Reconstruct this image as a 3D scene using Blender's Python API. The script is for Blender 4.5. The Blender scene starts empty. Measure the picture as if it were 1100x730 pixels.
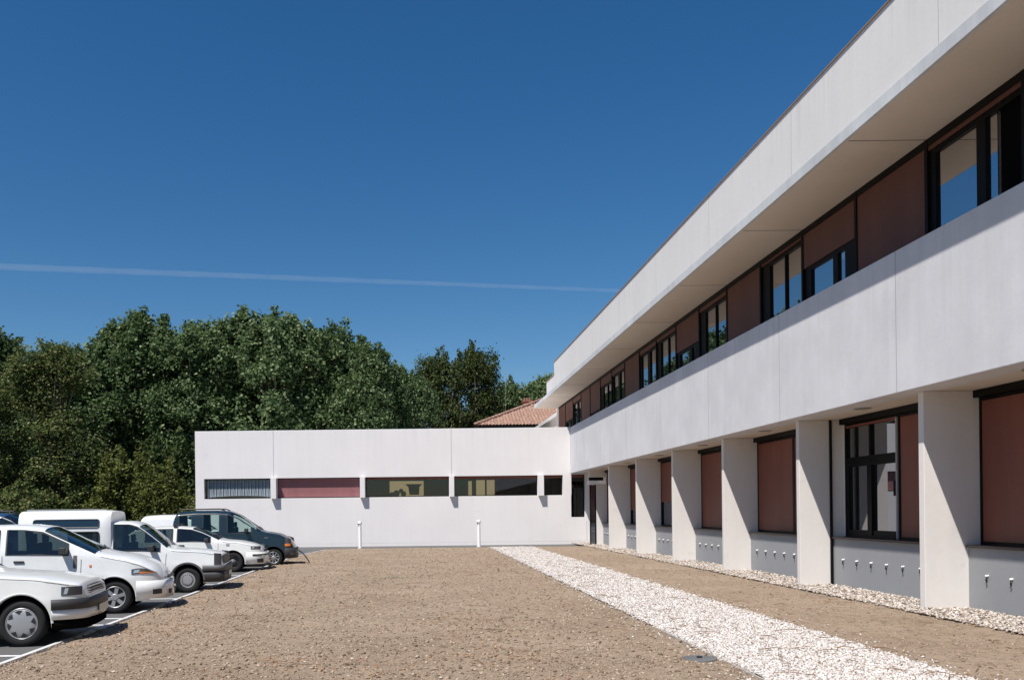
import bpy, math, random
import numpy as np
from mathutils import Vector, Matrix, noise as mnoise

scene = bpy.context.scene
COL = scene.collection
R = math.radians
random.seed(7)
CAM_H = 1.8

# ------------------------------------------------------------------ materials
def new_mat(name):
    m = bpy.data.materials.new(name)
    m.use_nodes = True
    nt = m.node_tree
    return m, nt, nt.nodes["Principled BSDF"]

def N(nt, kind, **kw):
    n = nt.nodes.new(kind)
    for k, v in kw.items():
        setattr(n, k, v)
    return n

def mixcol(nt, fac, a, b, mode='MIX'):
    n = N(nt, "ShaderNodeMix", data_type='RGBA', blend_type=mode)
    for sock, v in ((0, fac), (6, a), (7, b)):
        if isinstance(v, bpy.types.NodeSocket):
            nt.links.new(v, n.inputs[sock])
        elif sock == 0:
            n.inputs[0].default_value = v
        else:
            n.inputs[sock].default_value = (*v, 1)
    return n.outputs[2]

def noise_tex(nt, scale, detail=4, rough=.55, vec=None):
    n = N(nt, "ShaderNodeTexNoise")
    n.inputs['Scale'].default_value = scale
    n.inputs['Detail'].default_value = detail
    n.inputs['Roughness'].default_value = rough
    if vec is not None:
        nt.links.new(vec, n.inputs['Vector'])
    return n.outputs['Fac']

def ramp(nt, fac, stops):
    n = N(nt, "ShaderNodeValToRGB")
    el = n.color_ramp.elements
    while len(el) < len(stops):
        el.new(.5)
    for e, (p, c) in zip(el, stops):
        e.position = p
        e.color = (*c, 1) if len(c) == 3 else c
    nt.links.new(fac, n.inputs[0])
    return n.outputs[0]

def objcoord(nt, scale=(1, 1, 1)):
    tc = N(nt, "ShaderNodeTexCoord")
    mp = N(nt, "ShaderNodeMapping")
    mp.inputs['Scale'].default_value = scale
    nt.links.new(tc.outputs['Object'], mp.inputs[0])
    return mp.outputs[0]

def bump(nt, bsdf, h, strength, dist=.02):
    b = N(nt, "ShaderNodeBump")
    b.inputs['Strength'].default_value = strength
    b.inputs['Distance'].default_value = dist
    nt.links.new(h, b.inputs['Height'])
    nt.links.new(b.outputs[0], bsdf.inputs['Normal'])

def simple(name, col, rough=.6, metal=0, spec=.5, var=0, vscale=3, coat=0, bumpy=0):
    m, nt, b = new_mat(name)
    b.inputs['Base Color'].default_value = (*col, 1)
    b.inputs['Roughness'].default_value = rough
    b.inputs['Metallic'].default_value = metal
    b.inputs['Specular IOR Level'].default_value = spec
    b.inputs['Coat Weight'].default_value = coat
    b.inputs['Coat Roughness'].default_value = .05
    if var or bumpy:
        f = noise_tex(nt, vscale, 6, .6, objcoord(nt))
        lo = tuple(c * (1 - var) for c in col)
        hi = tuple(min(1, c * (1 + var)) for c in col)
        c = ramp(nt, f, [(.3, lo), (.7, hi)])
        nt.links.new(c, b.inputs['Base Color'])
        if bumpy:
            bump(nt, b, noise_tex(nt, vscale * 12, 6, .6, objcoord(nt)), bumpy, .01)
    return m

def concrete(name, col, streak=.06, cloud=.05, stain=.0, weather=None):
    m, nt, b = new_mat(name)
    b.inputs['Roughness'].default_value = .75
    b.inputs['Specular IOR Level'].default_value = .25
    vec = objcoord(nt)
    f1 = noise_tex(nt, .55, 6, .62, vec)
    f2 = noise_tex(nt, 1.0, 5, .7, objcoord(nt, (3.2, 3.2, .22)))
    f3 = noise_tex(nt, 14, 3, .6, vec)
    lo = tuple(c * (1 - cloud * 2) for c in col)
    c1 = ramp(nt, f1, [(.36, lo), (.62, col)])
    s = 1 - streak * 2
    c2 = ramp(nt, f2, [(.38, (s, s, s * 1.01)), (.6, (1, 1, 1))])
    c3 = ramp(nt, f3, [(.3, (.965, .965, .965)), (.65, (1, 1, 1))])
    c = mixcol(nt, 1, c1, c2, 'MULTIPLY')
    c = mixcol(nt, 1, c, c3, 'MULTIPLY')
    if stain:
        f4 = noise_tex(nt, 2.6, 3, .5, vec)
        c4 = ramp(nt, f4, [(.665, (1, 1, 1)), (.70, (1 - stain, 1 - stain, 1 - stain))])
        c = mixcol(nt, 1, c, c4, 'MULTIPLY')
    if weather:
        # rain streaks running down from the top edge (zt) of a panel, fading out below
        sp = N(nt, "ShaderNodeSeparateXYZ"); nt.links.new(vec, sp.inputs[0])
        mr = N(nt, "ShaderNodeMapRange"); mr.inputs['From Min'].default_value = weather[0] - weather[1]; mr.inputs['From Max'].default_value = weather[0]
        nt.links.new(sp.outputs['Z'], mr.inputs[0])
        f5 = noise_tex(nt, 1.0, 4, .75, objcoord(nt, (5, 5, .12)))
        st = ramp(nt, f5, [(.50, (0, 0, 0)), (.68, (1, 1, 1))])
        mk = mixcol(nt, 1, st, mr.outputs[0], 'MULTIPLY')
        c = mixcol(nt, mk, c, tuple(x * (1 - weather[2]) for x in col))
    nt.links.new(c, b.inputs['Base Color'])
    bump(nt, b, noise_tex(nt, 6, 8, .65, vec), .18, .01)
    return m

def glass_coated(name, ior, tint=(.9, .95, 1), trans=.0, dark=(.012, .014, .016), rough=.0, trc=(.72, .84, .8)):
    m = bpy.data.materials.new(name)
    m.use_nodes = True
    nt = m.node_tree
    nt.nodes.clear()
    out = N(nt, "ShaderNodeOutputMaterial")
    mix = N(nt, "ShaderNodeMixShader")
    fr = N(nt, "ShaderNodeFresnel")
    fr.inputs['IOR'].default_value = ior
    gl = N(nt, "ShaderNodeBsdfGlossy")
    gl.inputs['Color'].default_value = (*tint, 1)
    gl.inputs['Roughness'].default_value = rough
    base = N(nt, "ShaderNodeBsdfDiffuse")
    base.inputs['Color'].default_value = (*dark, 1)
    last = base.outputs[0]
    if trans > 0:
        tr = N(nt, "ShaderNodeBsdfTransparent")
        tr.inputs['Color'].default_value = (*trc, 1)
        mx = N(nt, "ShaderNodeMixShader")
        mx.inputs[0].default_value = trans
        nt.links.new(base.outputs[0], mx.inputs[1])
        nt.links.new(tr.outputs[0], mx.inputs[2])
        last = mx.outputs[0]
    nt.links.new(fr.outputs[0], mix.inputs[0])
    nt.links.new(last, mix.inputs[1])
    nt.links.new(gl.outputs[0], mix.inputs[2])
    nt.links.new(mix.outputs[0], out.inputs[0])
    return m

def island_mat(name, stops, rough=.85):
    m, nt, b = new_mat(name)
    g = N(nt, "ShaderNodeNewGeometry")
    c = ramp(nt, g.outputs['Random Per Island'], stops)
    nt.links.new(c, b.inputs['Base Color'])
    b.inputs['Roughness'].default_value = rough
    b.inputs['Specular IOR Level'].default_value = .3
    return m

def leaf_mat(name, stops):
    m = bpy.data.materials.new(name)
    m.use_nodes = True
    nt = m.node_tree
    nt.nodes.clear()
    out = N(nt, "ShaderNodeOutputMaterial")
    g = N(nt, "ShaderNodeNewGeometry")
    c = ramp(nt, g.outputs['Random Per Island'], stops)
    pr = N(nt, "ShaderNodeBsdfPrincipled")
    pr.inputs['Roughness'].default_value = .5
    pr.inputs['Specular IOR Level'].default_value = .14
    tl = N(nt, "ShaderNodeBsdfTranslucent")
    mx = N(nt, "ShaderNodeMixShader")
    mx.inputs[0].default_value = .38
    nt.links.new(c, pr.inputs['Base Color'])
    nt.links.new(c, tl.inputs['Color'])
    nt.links.new(pr.outputs[0], mx.inputs[1])
    nt.links.new(tl.outputs[0], mx.inputs[2])
    nt.links.new(mx.outputs[0], out.inputs[0])
    return m

M = {}
M['wing'] = concrete('white_render', (.72, .69, .685), .012, .02, .05, (6.1, 1.6, .10))
M['band'] = concrete('white_precast', (.65, .642, .655), .02, .065, .04, (6.1, 2.2, .16))
M['fascia'] = concrete('white_fascia', (.69, .67, .655), .012, .02, .03, (9.5, 1.3, .14))
M['slab'] = concrete('grey_slab_edge', (.60, .615, .63), .06, .08, .1)
M['fin'] = concrete('white_fin', (.71, .67, .635), .015, .02, .05)
M['soffit'] = concrete('cream_soffit', (.66, .585, .49), .0, .03)
M['spandrel'] = concrete('grey_spandrel', (.285, .29, .30), .01, .03)
M['frame'] = simple('dark_aluminium', (.005, .0045, .0045), .5, .0, .12)
M['sill'] = simple('brown_sill', (.045, .028, .025), .5)
M['cap'] = simple('brown_coping', (.26, .18, .13), .6)
M['joint'] = simple('grey_rail', (.30, .30, .31), .9)
M['joint_band'] = simple('pale_joint', (.34, .34, .35), .9)
M['joint_fascia'] = simple('fascia_joint', (.42, .41, .40), .9)
M['joint_dark'] = simple('joint_seal', (.16, .14, .13), .9)
M['lamp'] = simple('downlight_trim', (.25, .23, .21), .5)
M['white_metal'] = simple('white_metal', (.8, .8, .8), .4)
M['glass_up'] = glass_coated('coated_window_glass', 7, (.95, .97, 1))
M['glass_low'] = glass_coated('lower_window_glass', 3.2, (.95, .96, 1))
M['glass_wing'] = glass_coated('clear_window_glass', 1.5, (.9, .95, 1), .96, trc=(.85, .86, .84))
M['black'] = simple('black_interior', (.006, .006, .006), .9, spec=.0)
M['shade'] = None
M['blind'] = simple('grey_blue_blind', (.22, .26, .30), .7, var=.15, vscale=2)
M['room'] = simple('tan_wall_inside', (.55, .42, .22), .8)

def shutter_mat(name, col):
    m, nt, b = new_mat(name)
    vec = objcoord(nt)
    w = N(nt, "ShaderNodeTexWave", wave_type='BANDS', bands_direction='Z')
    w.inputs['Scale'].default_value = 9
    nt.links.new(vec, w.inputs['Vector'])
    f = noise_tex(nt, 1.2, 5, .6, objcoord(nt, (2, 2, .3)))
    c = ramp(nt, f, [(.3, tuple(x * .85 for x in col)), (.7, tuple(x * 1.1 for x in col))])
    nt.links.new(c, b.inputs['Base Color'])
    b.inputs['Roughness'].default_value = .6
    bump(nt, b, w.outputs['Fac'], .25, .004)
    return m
M['shutter'] = shutter_mat('russet_roller_shutter', (.19, .058, .035))
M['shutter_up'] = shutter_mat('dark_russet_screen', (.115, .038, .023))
M['shutter_pink'] = shutter_mat('maroon_roller_shutter', (.24, .095, .10))

# ------------------------------------------------------------------ object helpers
def tag(o, label=None, cat=None, group=None, kind=None):
    if label: o['label'] = label
    if cat: o['category'] = cat
    if group: o['group'] = group
    if kind: o['kind'] = kind
    return o

def empty(name, loc=(0, 0, 0), rz=0, label=None, cat=None, group=None):
    o = bpy.data.objects.new(name, None)
    o.empty_display_size = .2
    o.location = loc
    o.rotation_euler = (0, 0, rz)
    COL.objects.link(o)
    return tag(o, label, cat, group)

class MB:
    def __init__(s):
        s.v = []; s.f = []
    def vert(s, p):
        s.v.append(tuple(p)); return len(s.v) - 1
    def face(s, *pts):
        s.f.append([s.vert(p) for p in pts])
    def box(s, x0, x1, y0, y1, z0, z1):
        if x0 > x1: x0, x1 = x1, x0
        if y0 > y1: y0, y1 = y1, y0
        if z0 > z1: z0, z1 = z1, z0
        b = len(s.v)
        for z in (z0, z1):
            for x, y in ((x0, y0), (x1, y0), (x1, y1), (x0, y1)):
                s.v.append((x, y, z))
        for q in ((0, 3, 2, 1), (4, 5, 6, 7), (0, 1, 5, 4), (1, 2, 6, 5), (2, 3, 7, 6), (3, 0, 4, 7)):
            s.f.append([b + i for i in q])
        return s
    def prism(s, poly, axis, a0, a1):
        """poly: list of 2D points (counter clockwise); axis 'x': (y,z), 'y': (x,z), 'z': (x,y)"""
        def P(p, a):
            return {'x': (a, p[0], p[1]), 'y': (p[0], a, p[1]), 'z': (p[0], p[1], a)}[axis]
        b = len(s.v); n = len(poly)
        for a in (a0, a1):
            for p in poly: s.v.append(P(p, a))
        s.f.append([b + i for i in range(n)][::-1]); s.f.append([b + n + i for i in range(n)])
        for i in range(n):
            j = (i + 1) % n
            s.f.append([b + i, b + j, b + n + j, b + n + i])
        return s
    def tube(s, pts, rad, seg=8):
        """round tube through the points; rad a number or one per point"""
        pts = [Vector(p) for p in pts]
        if not hasattr(rad, '__len__'): rad = [rad] * len(pts)
        rings = []
        for i, p in enumerate(pts):
            d = (pts[min(i + 1, len(pts) - 1)] - pts[max(i - 1, 0)])
            if d.length < 1e-9: d = Vector((0, 0, 1))
            d.normalize()
            u = d.cross(Vector((0, 0, 1)))
            if u.length < .05: u = d.cross(Vector((1, 0, 0)))
            u.normalize(); w = d.cross(u)
            b = len(s.v)
            for k in range(seg):
                a = 2 * math.pi * k / seg
                s.v.append(tuple(p + (u * math.cos(a) + w * math.sin(a)) * rad[i]))
            rings.append(b)
        for a, b in zip(rings, rings[1:]):
            for k in range(seg):
                j = (k + 1) % seg
                s.f.append([a + k, a + j, b + j, b + k])
        s.f.append([rings[0] + k for k in range(seg)])
        s.f.append([rings[-1] + k for k in range(seg)][::-1])
        return s
    def lathe(s, prof, center, axis='y', seg=32, a0=0, a1=2 * math.pi):
        """prof: list of (radius, offset along axis)"""
        cx, cy, cz = center
        full = abs(a1 - a0 - 2 * math.pi) < 1e-6
        n = seg if full else seg + 1
        b = len(s.v)
        for r, o in prof:
            for k in range(n):
                a = a0 + (a1 - a0) * k / seg
                if axis == 'y':
                    s.v.append((cx + r * math.cos(a), cy + o, cz + r * math.sin(a)))
                else:
                    s.v.append((cx + r * math.cos(a), cy + r * math.sin(a), cz + o))
        for i in range(len(prof) - 1):
            for k in range(seg):
                j = (k + 1) % n
                s.f.append([b + i * n + k, b + i * n + j, b + (i + 1) * n + j, b + (i + 1) * n + k])
        return s
    def build(s, name, mat, parent=None, smooth=False, bevel=0, fixn=True):
        me = bpy.data.meshes.new(name)
        me.from_pydata(s.v, [], s.f)
        me.materials.append(mat)
        if smooth:
            me.polygons.foreach_set('use_smooth', [True] * len(me.polygons))
        me.update()
        if fixn:
            import bmesh
            bm = bmesh.new(); bm.from_mesh(me)
            bmesh.ops.remove_doubles(bm, verts=bm.verts, dist=1e-5)
            bmesh.ops.recalc_face_normals(bm, faces=bm.faces)
            bm.to_mesh(me); bm.free()
        o = bpy.data.objects.new(name, me)
        COL.objects.link(o)
        if parent: o.parent = parent
        if bevel:
            md = o.modifiers.new('bevel', 'BEVEL'); md.width = bevel; md.segments = 2
            md.limit_method = 'ANGLE'
        return o

def box(name, mat, parent, x0, x1, y0, y1, z0, z1, bevel=0):
    return MB().box(x0, x1, y0, y1, z0, z1).build(name, mat, parent, bevel=bevel)

# ------------------------------------------------------------------ key dimensions (metres, camera above 0,0)
XB, XF, XR, XW = 8.19, 8.52, 9.25, 9.45      # band face, fin front, spandrel face, window plane
XROOF, XG = 7.33, 8.77                       # roof edge, upper glazing plane
ZS1, ZBT = 3.714, 6.12                       # lower soffit, top of band
ZS2, ZTOP = 7.99, 9.515                      # upper soffit, roof top
G0, GP = 14.405, 4.65                        # fin grid
YS = G0 - 5 * GP                             # south end of the building
YW = 45.0                                    # face of the low wing
YN = 52.4                                    # north end of main building
XE = 21.0

# ------------------------------------------------------------------ MAIN BUILDING
main = empty('office_building', (XB, YS, 0), label='long two storey white concrete office building with russet roller shutters along the right', cat='building')
P = Matrix.Translation((-XB, -YS, 0))
def mpart(mb, name, mat, parent=None, **k):
    mb.v = [tuple(P @ Vector(v)) for v in mb.v] if parent is None else mb.v
    return mb.build(name, mat, parent or main, **k)
def mbox(name, mat, x0, x1, y0, y1, z0, z1, parent=None, bevel=0):
    return mpart(MB().box(x0 , x1, y0, y1, z0, z1), name, mat, parent, bevel=bevel)
def local_child(mb, name, mat, parent, **k):
    """child of a part: the part's mesh is already in the building frame"""
    mb.v = [tuple(P @ Vector(v)) for v in mb.v]
    return mb.build(name, mat, parent, **k)

# back wall of ground floor, inner core
b = MB()
b.box(XW + .20, XE, YS, YW - .003, 0, ZS1 - .003)
b.box(XG + .12, XE, YS, YN, ZS1 + .3, ZS2 - .003)
mpart(b, 'core_wall', M['fin'])
# band (first floor parapet)
b = MB()
b.box(XB, XG - .03, YS, YW - .002, ZS1, ZBT)
mpart(b, 'parapet_band', M['band'], bevel=.012)
b = MB().box(XG - .027, XG + .115, YS, YN, ZS1 + .35, ZBT)
mpart(b, 'window_upstand', M['band'])
# lower soffit
b = MB().box(XB + .19, XW + .22, YS, YW - .004, ZS1 + .001, ZS1 + .3)
mpart(b, 'lower_soffit', M['soffit'])
# roof: parapet fascia, slab edge, soffit
b = MB()
b.box(XROOF + .02, XROOF + .24, YS, 44.8, ZS2 + .195, ZTOP)
b.box(XROOF + .02, XROOF + .24, 44.8, 47.4, ZS2 + .195, ZTOP - .66)
b.box(XROOF + .24, XE, 44.5, 44.8, ZS2 + .3, ZTOP - .003)
mpart(b, 'roof_parapet', M['fascia'])
b = MB()
b.prism([(XROOF, ZS2 - .0), (XROOF + .5, ZS2 - .0), (XROOF + .5, ZS2 + .193), (XROOF, ZS2 + .193)], 'y', YS, 52.3)
mpart(b, 'roof_slab_edge', M['slab'])
b = MB().box(XROOF + .06, XE, YS, 52.3, ZS2 - .004 , ZS2 + .19)
mpart(b, 'upper_soffit', M['soffit'])
b = MB().box(XROOF + .3, XE, YS, 44.4, ZS2 + .2, ZS2 + .5)
mpart(b, 'roof_deck', M['slab'])
mbox('coping', M['cap'], XROOF - .005, XROOF + .27, YS, 44.83, ZTOP, ZTOP + .022)
mbox('coping', M['cap'], XROOF - .005, XROOF + .27, 44.84, 47.43, ZTOP - .66, ZTOP - .625)
# joints: band and soffit at each grid line, fascia half way
for k in range(-4, 7):
    y = G0 + k * GP + .12
    if y < YW - .5:
        mbox('panel_joint', M['joint_band'], XB - .002, XB + .01, y - .009, y + .009, ZS1 + .01, ZBT - .01)
for k in range(-4, 8):
    y = G0 + k * GP + 2.15
    if y < 46: mbox('fascia_joint', M['joint_fascia'], XROOF + .018, XROOF + .03, y - .008, y + .008, ZS2 + .2, ZTOP - (.01 if y < 44.7 else .68))
for k in range(-4, 9):
    y = G0 + k * GP + .1
    if y < 52: mbox('soffit_joint', M['joint_dark'], XROOF + .08, XG - .06, y - .012, y + .012, ZS2 - .007, ZS2)
# north end wall of upper floor
mbox('end_wall', M['fin'], XG - .03, XG + .6, YN - .35, YN + .2, ZBT + .01, ZS2 - .005)

# fins
for k in range(-4, 7):
    y = G0 + k * GP
    x1 = XW + .205
    z1 = ZS1 - .002
    if k == 6: continue
    b = MB().box(XF, x1, y - .075, y + .075, -.05, z1)
    mpart(b, 'fin', M['fin'], bevel=.008)

# ground floor bays -------------------------------------------------
def frame_bars(b, x0, x1, ya, yb, z0, z1, w=.06):
    b.box(x0, x1, ya, yb, z0, z0 + w); b.box(x0, x1, ya, yb, z1 - w, z1)
    b.box(x0, x1, ya, ya + w, z0 + w, z1 - w); b.box(x0, x1, yb - w, yb, z0 + w, z1 - w)
ZSILL = 1.14
for k in range(-5, 6):
    ya = G0 + k * GP + .078; yb = G0 + (k + 1) * GP - .078          # between fins
    if k == 5: yb = 42.16
    sp = mpart(MB().box(XR, XW + .2, ya, yb, -.05, ZSILL - .045), 'spandrel', M['spandrel'])
    local_child(MB().box(XR - .05, XW + .199, ya + .001, yb - .001, ZSILL - .043, ZSILL), 'window_sill', M['sill'], sp)
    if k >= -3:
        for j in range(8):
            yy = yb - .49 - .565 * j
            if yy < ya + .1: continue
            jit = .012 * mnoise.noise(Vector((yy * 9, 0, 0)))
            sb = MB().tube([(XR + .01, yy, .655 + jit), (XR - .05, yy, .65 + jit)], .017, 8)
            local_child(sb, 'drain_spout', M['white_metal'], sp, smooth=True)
            sb = MB().tube([(XR - .035, yy, .638 + jit), (XR - .04, yy + jit * .6, .585 + jit), (XR - .022, yy, .545 + jit)], [.013, .012, .008], 6)  # short dark stub hanging below the spout tip
            local_child(sb, 'dark_stub', M['frame'], sp, smooth=True)
    # windows: two per bay, first (north) then south
    ym = (ya + yb) / 2
    zt = ZS1 - .003
    for half, (y0, y1) in enumerate(((ym, yb), (ya, ym))):
        state = 'shut'
        zb = ZSILL + .02
        if k == 0 and half == 0: state = 'open'
        if k == 3: zb = 2.05
        if k == 4: zb = 1.75
        if k == 0 and half == 0: y0 = ym + .0; y1 = yb - .16
        f = MB()
        frame_bars(f, XW, XW + .09, y0, y1, ZSILL + .002, zt - .125, .055)
        f.box(XW - .10, XW + .08, y0 - .0, y1 + (.03 if state == 'open' else 0), zt - .12, zt)   # shutter box
        if state == 'open':
            yc = (y0 + y1) / 2 + .02
            zl, zh = 2.658, 2.86
            f.box(XW + .004, XW + .085, y0 + .055, y1 - .055, zl, zh)
            f.box(XW + .006, XW + .083, yc - .035, yc + .035, zh, zt - .21)
            f.box(XW - .012, XW + .083, yc - .085, yc + .085, ZSILL + .057, zl)
            f.box(XW + .006, XW + .083, y0 + .055, y1 - .055, ZSILL + .057, ZSILL + .16)
            f.box(XW + .006, XW + .083, y1 - .16, y1 - .055, ZSILL + .16, zl)
        w = mpart(f, 'window', M['frame'])
        local_child(MB().box(XW + .05, XW + .06, y0 + .05, y1 - .05, ZSILL + .05, zt - .16), 'pane', M['glass_low'], w)
        if state == 'open':
            # guide rail between window and next shutter, pale grey for its lit edge
            local_child(MB().box(XW - .03, XW + .05, y0 + .005, y0 + .05, ZSILL + .01, zt - .17), 'guide_rail', M['joint'], w)
            local_child(MB().box(XW - .006, XW + .03, y0 + .052, y1 - .06, zt - .205, zt - .158), 'shutter', M['shutter'], w)
            local_child(MB().box(XW - .05, XW + .0, y0 + .06, y0 + .10, 2.0, 2.30), 'handle', M['frame'], w)
        else:
            local_child(MB().box(XW + .012, XW + .03, y0 + .045, y1 - .045, zb, zt - .122), 'shutter', M['shutter'], w)
        if state == 'open':
            mbox('wall_pier', M['fin'], XW + .02, XW + .19, yb - .155, yb, ZSILL + .003, ZS1 - .003)
            mpart(MB().tube([(XR - .045, yb - .03, 0), (XR - .045, yb - .03, ZS1)], .03, 10), 'downpipe', M['frame'])
    # recessed ceiling lamp
    lb = MB().lathe([(.001, 0), (.12, 0), (.15, -.012), (.16, 0)], (8.76, (ya + yb) / 2, ZS1 - .004), 'z', 20)
    mpart(lb, 'ceiling_light', M['lamp'], fixn=False)

# entrance between last fin and the wing
b = MB()
b.box(8.93, XW + .2, 42.2, 42.36, 0, 3.05)
b.box(8.60, XW + .2, 42.205, 42.355, 3.38, ZS1 - .003)
mpart(b, 'porch_wall', M['fin'])
mbox('entrance_lintel', M['white_metal'], 8.55, 8.92, 42.14, 42.40, 3.02, 3.22)
b = MB(); b.box(8.62, 8.66, 42.22, 42.34, 0, 3.018); b.box(8.88, 8.928, 42.22, 42.34, 0, 3.018); b.box(8.66, 8.88, 42.22, 42.34, 0, .1)
b.box(8.60, 9.3, 42.25, 42.33, 3.225, 3.378)
d = mpart(b, 'entrance_door', M['frame'])
local_child(MB().box(8.661, 8.879, 42.27, 42.29, .1, 3.01), 'pane', M['glass_low'], d)
mbox('recess_wall', M['fin'], XW + .01, XW + .19, 42.37, YW - .005, 0, ZS1 - .004)

# first floor windows -------------------------------------------------
H0 = 14.51 - 2.325
Zt2 = ZS2 - .006
states = {  # index: (kind, shutter bottom z)
    0: ('split', 7.78), 1: ('shut', 0), 2: ('half', 7.10), 3: ('open', 7.80), 4: ('shut', 0), 5: ('open', 7.74),
    6: ('half', 6.93), 7: ('open', 7.74), 8: ('twin', 7.70), 9: ('shut', 0), 10: ('twin', 7.66), 11: ('open', 7.50),
    12: ('half', 6.52), 13: ('shut', 0), 14: ('twin', 7.62), 15: ('half', 6.85), 16: ('shut', 0)}
i0 = -int((H0 - YS) / 2.325)
for i in range(i0, 17):
    y0 = H0 + 2.325 * i; y1 = y0 + 2.325
    y1 = min(y1, YN - .36)
    kind, zsh = states.get(i, ('shut', 0) if i % 3 == 0 else ('open', 7.78))
    f = MB()
    f.box(XG - .055, XG + .06, y0 - .04, y0 + .045, ZBT + .001, Zt2)              # pier between modules
    f.box(XG - .05, XG + .05, y0 + .045, y1 - .04, Zt2 - .13, Zt2)                 # shutter box
    f.box(XG - .02, XG + .06, y0 + .045, y1 - .04, ZBT + .002, ZBT + .05)
    bars = []
    if kind == 'open':
        # wide dark jamb on the far (north) side, then two panes
        bars = [(y1 - .50, y1 - .04), ((y0 + y1) / 2 - .22, (y0 + y1) / 2 - .17)]
    elif kind == 'twin':
        bars = [(y1 - .22, y1 - .04), ((y0 + y1) / 2 - .25, (y0 + y1) / 2 + .07)]
    elif kind == 'half':
        bars = [(y1 - .34, y1 - .04), (y0 + .80, y0 + 1.0), (y0 + .045, y0 + .5)]
    elif kind == 'split':
        bars = [(y1 - .2, y1 - .04), (y1 - 1.45, y1 - 1.24)]
    for a, c in bars:
        f.box(XG - .012, XG + .058, a, c, ZBT + .05, Zt2 - .13)
    if kind != 'shut':
        f.box(XG - .01, XG + .057, y0 + .045, y1 - .04, zsh - .09, zsh + .0)
    w = mpart(f, 'window', M['frame'])
    if kind == 'split':
        local_child(MB().box(XG + .03, XG + .04, y1 - 1.66, y1 - .1, ZBT + .03, Zt2 - .1), 'pane', M['glass_up'], w)
        local_child(MB().box(XG + .08, XG + .10, y0, y1 - 1.66, ZBT + .03, Zt2 - .1), 'dark_opening', M['black'], w)  # black sheet standing in for the unlit room behind the opened sash
    else:
        local_child(MB().box(XG + .03, XG + .04, y0 + .03, y1 - .03, ZBT + .03, Zt2 - .1), 'pane', M['glass_up'], w)
    zb = ZBT + .052 if kind == 'shut' else zsh
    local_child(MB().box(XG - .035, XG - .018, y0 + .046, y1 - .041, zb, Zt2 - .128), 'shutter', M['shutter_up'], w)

# block beyond the north end
blk = MB()
blk.box(9.1, 20, 53.4, 62, 3.0, 7.55)
rb = empty('rear_block', (9.1, 53.4, 0), label='small cream rear block with thin white roof edge beyond the far end of office', cat='building')
Q = lambda mb: setattr(mb, 'v', [(x - 9.1, y - 53.4, z) for x, y, z in mb.v]) or mb
Q(MB().box(9.1, 20, 53.4, 62, 0, 7.7)).build('wall', M['soffit'], rb)
Q(MB().box(8.9, 20.2, 53.3, 66, 7.703, 7.9)).build('roof_slab', M['fascia'], rb)

# ------------------------------------------------------------------ WING
WX0 = -11.53
wing = empty('low_wing', (WX0, YW, 0), label='low single storey white wing with narrow ribbon windows closing the far end', cat='building')
def wpart(mb, name, mat, parent=None, **k):
    mb.v = [(x - WX0, y - YW, z) for x, y, z in mb.v]
    return mb.build(name, mat, parent or wing, **k)
ZW = 6.115
zlo, zhi = 2.575, 3.63
RC = .27
wins = [(-11.08, -7.56), (-7.24, -2.89), (-2.60, 1.80), (2.07, 6.46), (6.76, 7.78)]
b = MB()
b.box(WX0, 8.19 - .003, YW, YW + .3, zhi, ZW)                         # above the strip
b.box(8.19, XW + .18, YW, YW + .3, ZS1 + .3, ZS1 + .33)
b.box(WX0, 8.2, YW, YW + .3, .16, zlo)                                # below the strip
b.box(8.2, 8.95, YW, YW + .3, .16, 1.41)
b.box(8.95, XW + .005, YW, YW + .3, .16, ZS1 - .004)
edges = [WX0] + [e for w in wins for e in w] + [8.22]
for a, c in zip(edges[0::2], edges[1::2]):
    b.box(a, c, YW, YW + .3, zlo, zhi)
b.box(8.19, 8.95, YW, YW + .3, 3.655, ZS1 - .004)
# shell: sides, back, roof
b.box(WX0, WX0 + .3, YW + .3, YW + 12, .0, ZW)
b.box(WX0 + .3, 9.4, YW + 11.7, YW + 12, .0, ZW)
b.box(WX0 + .3, 8.7, YW + .3, YW + 11.7, ZW - .5, ZW - .3)
wpart(b, 'wall', M['wing'], bevel=0)
wpart(MB().box(WX0, XW, YW + .003, YW + .29, -.02, .157), 'plinth', M['wing'])
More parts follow.
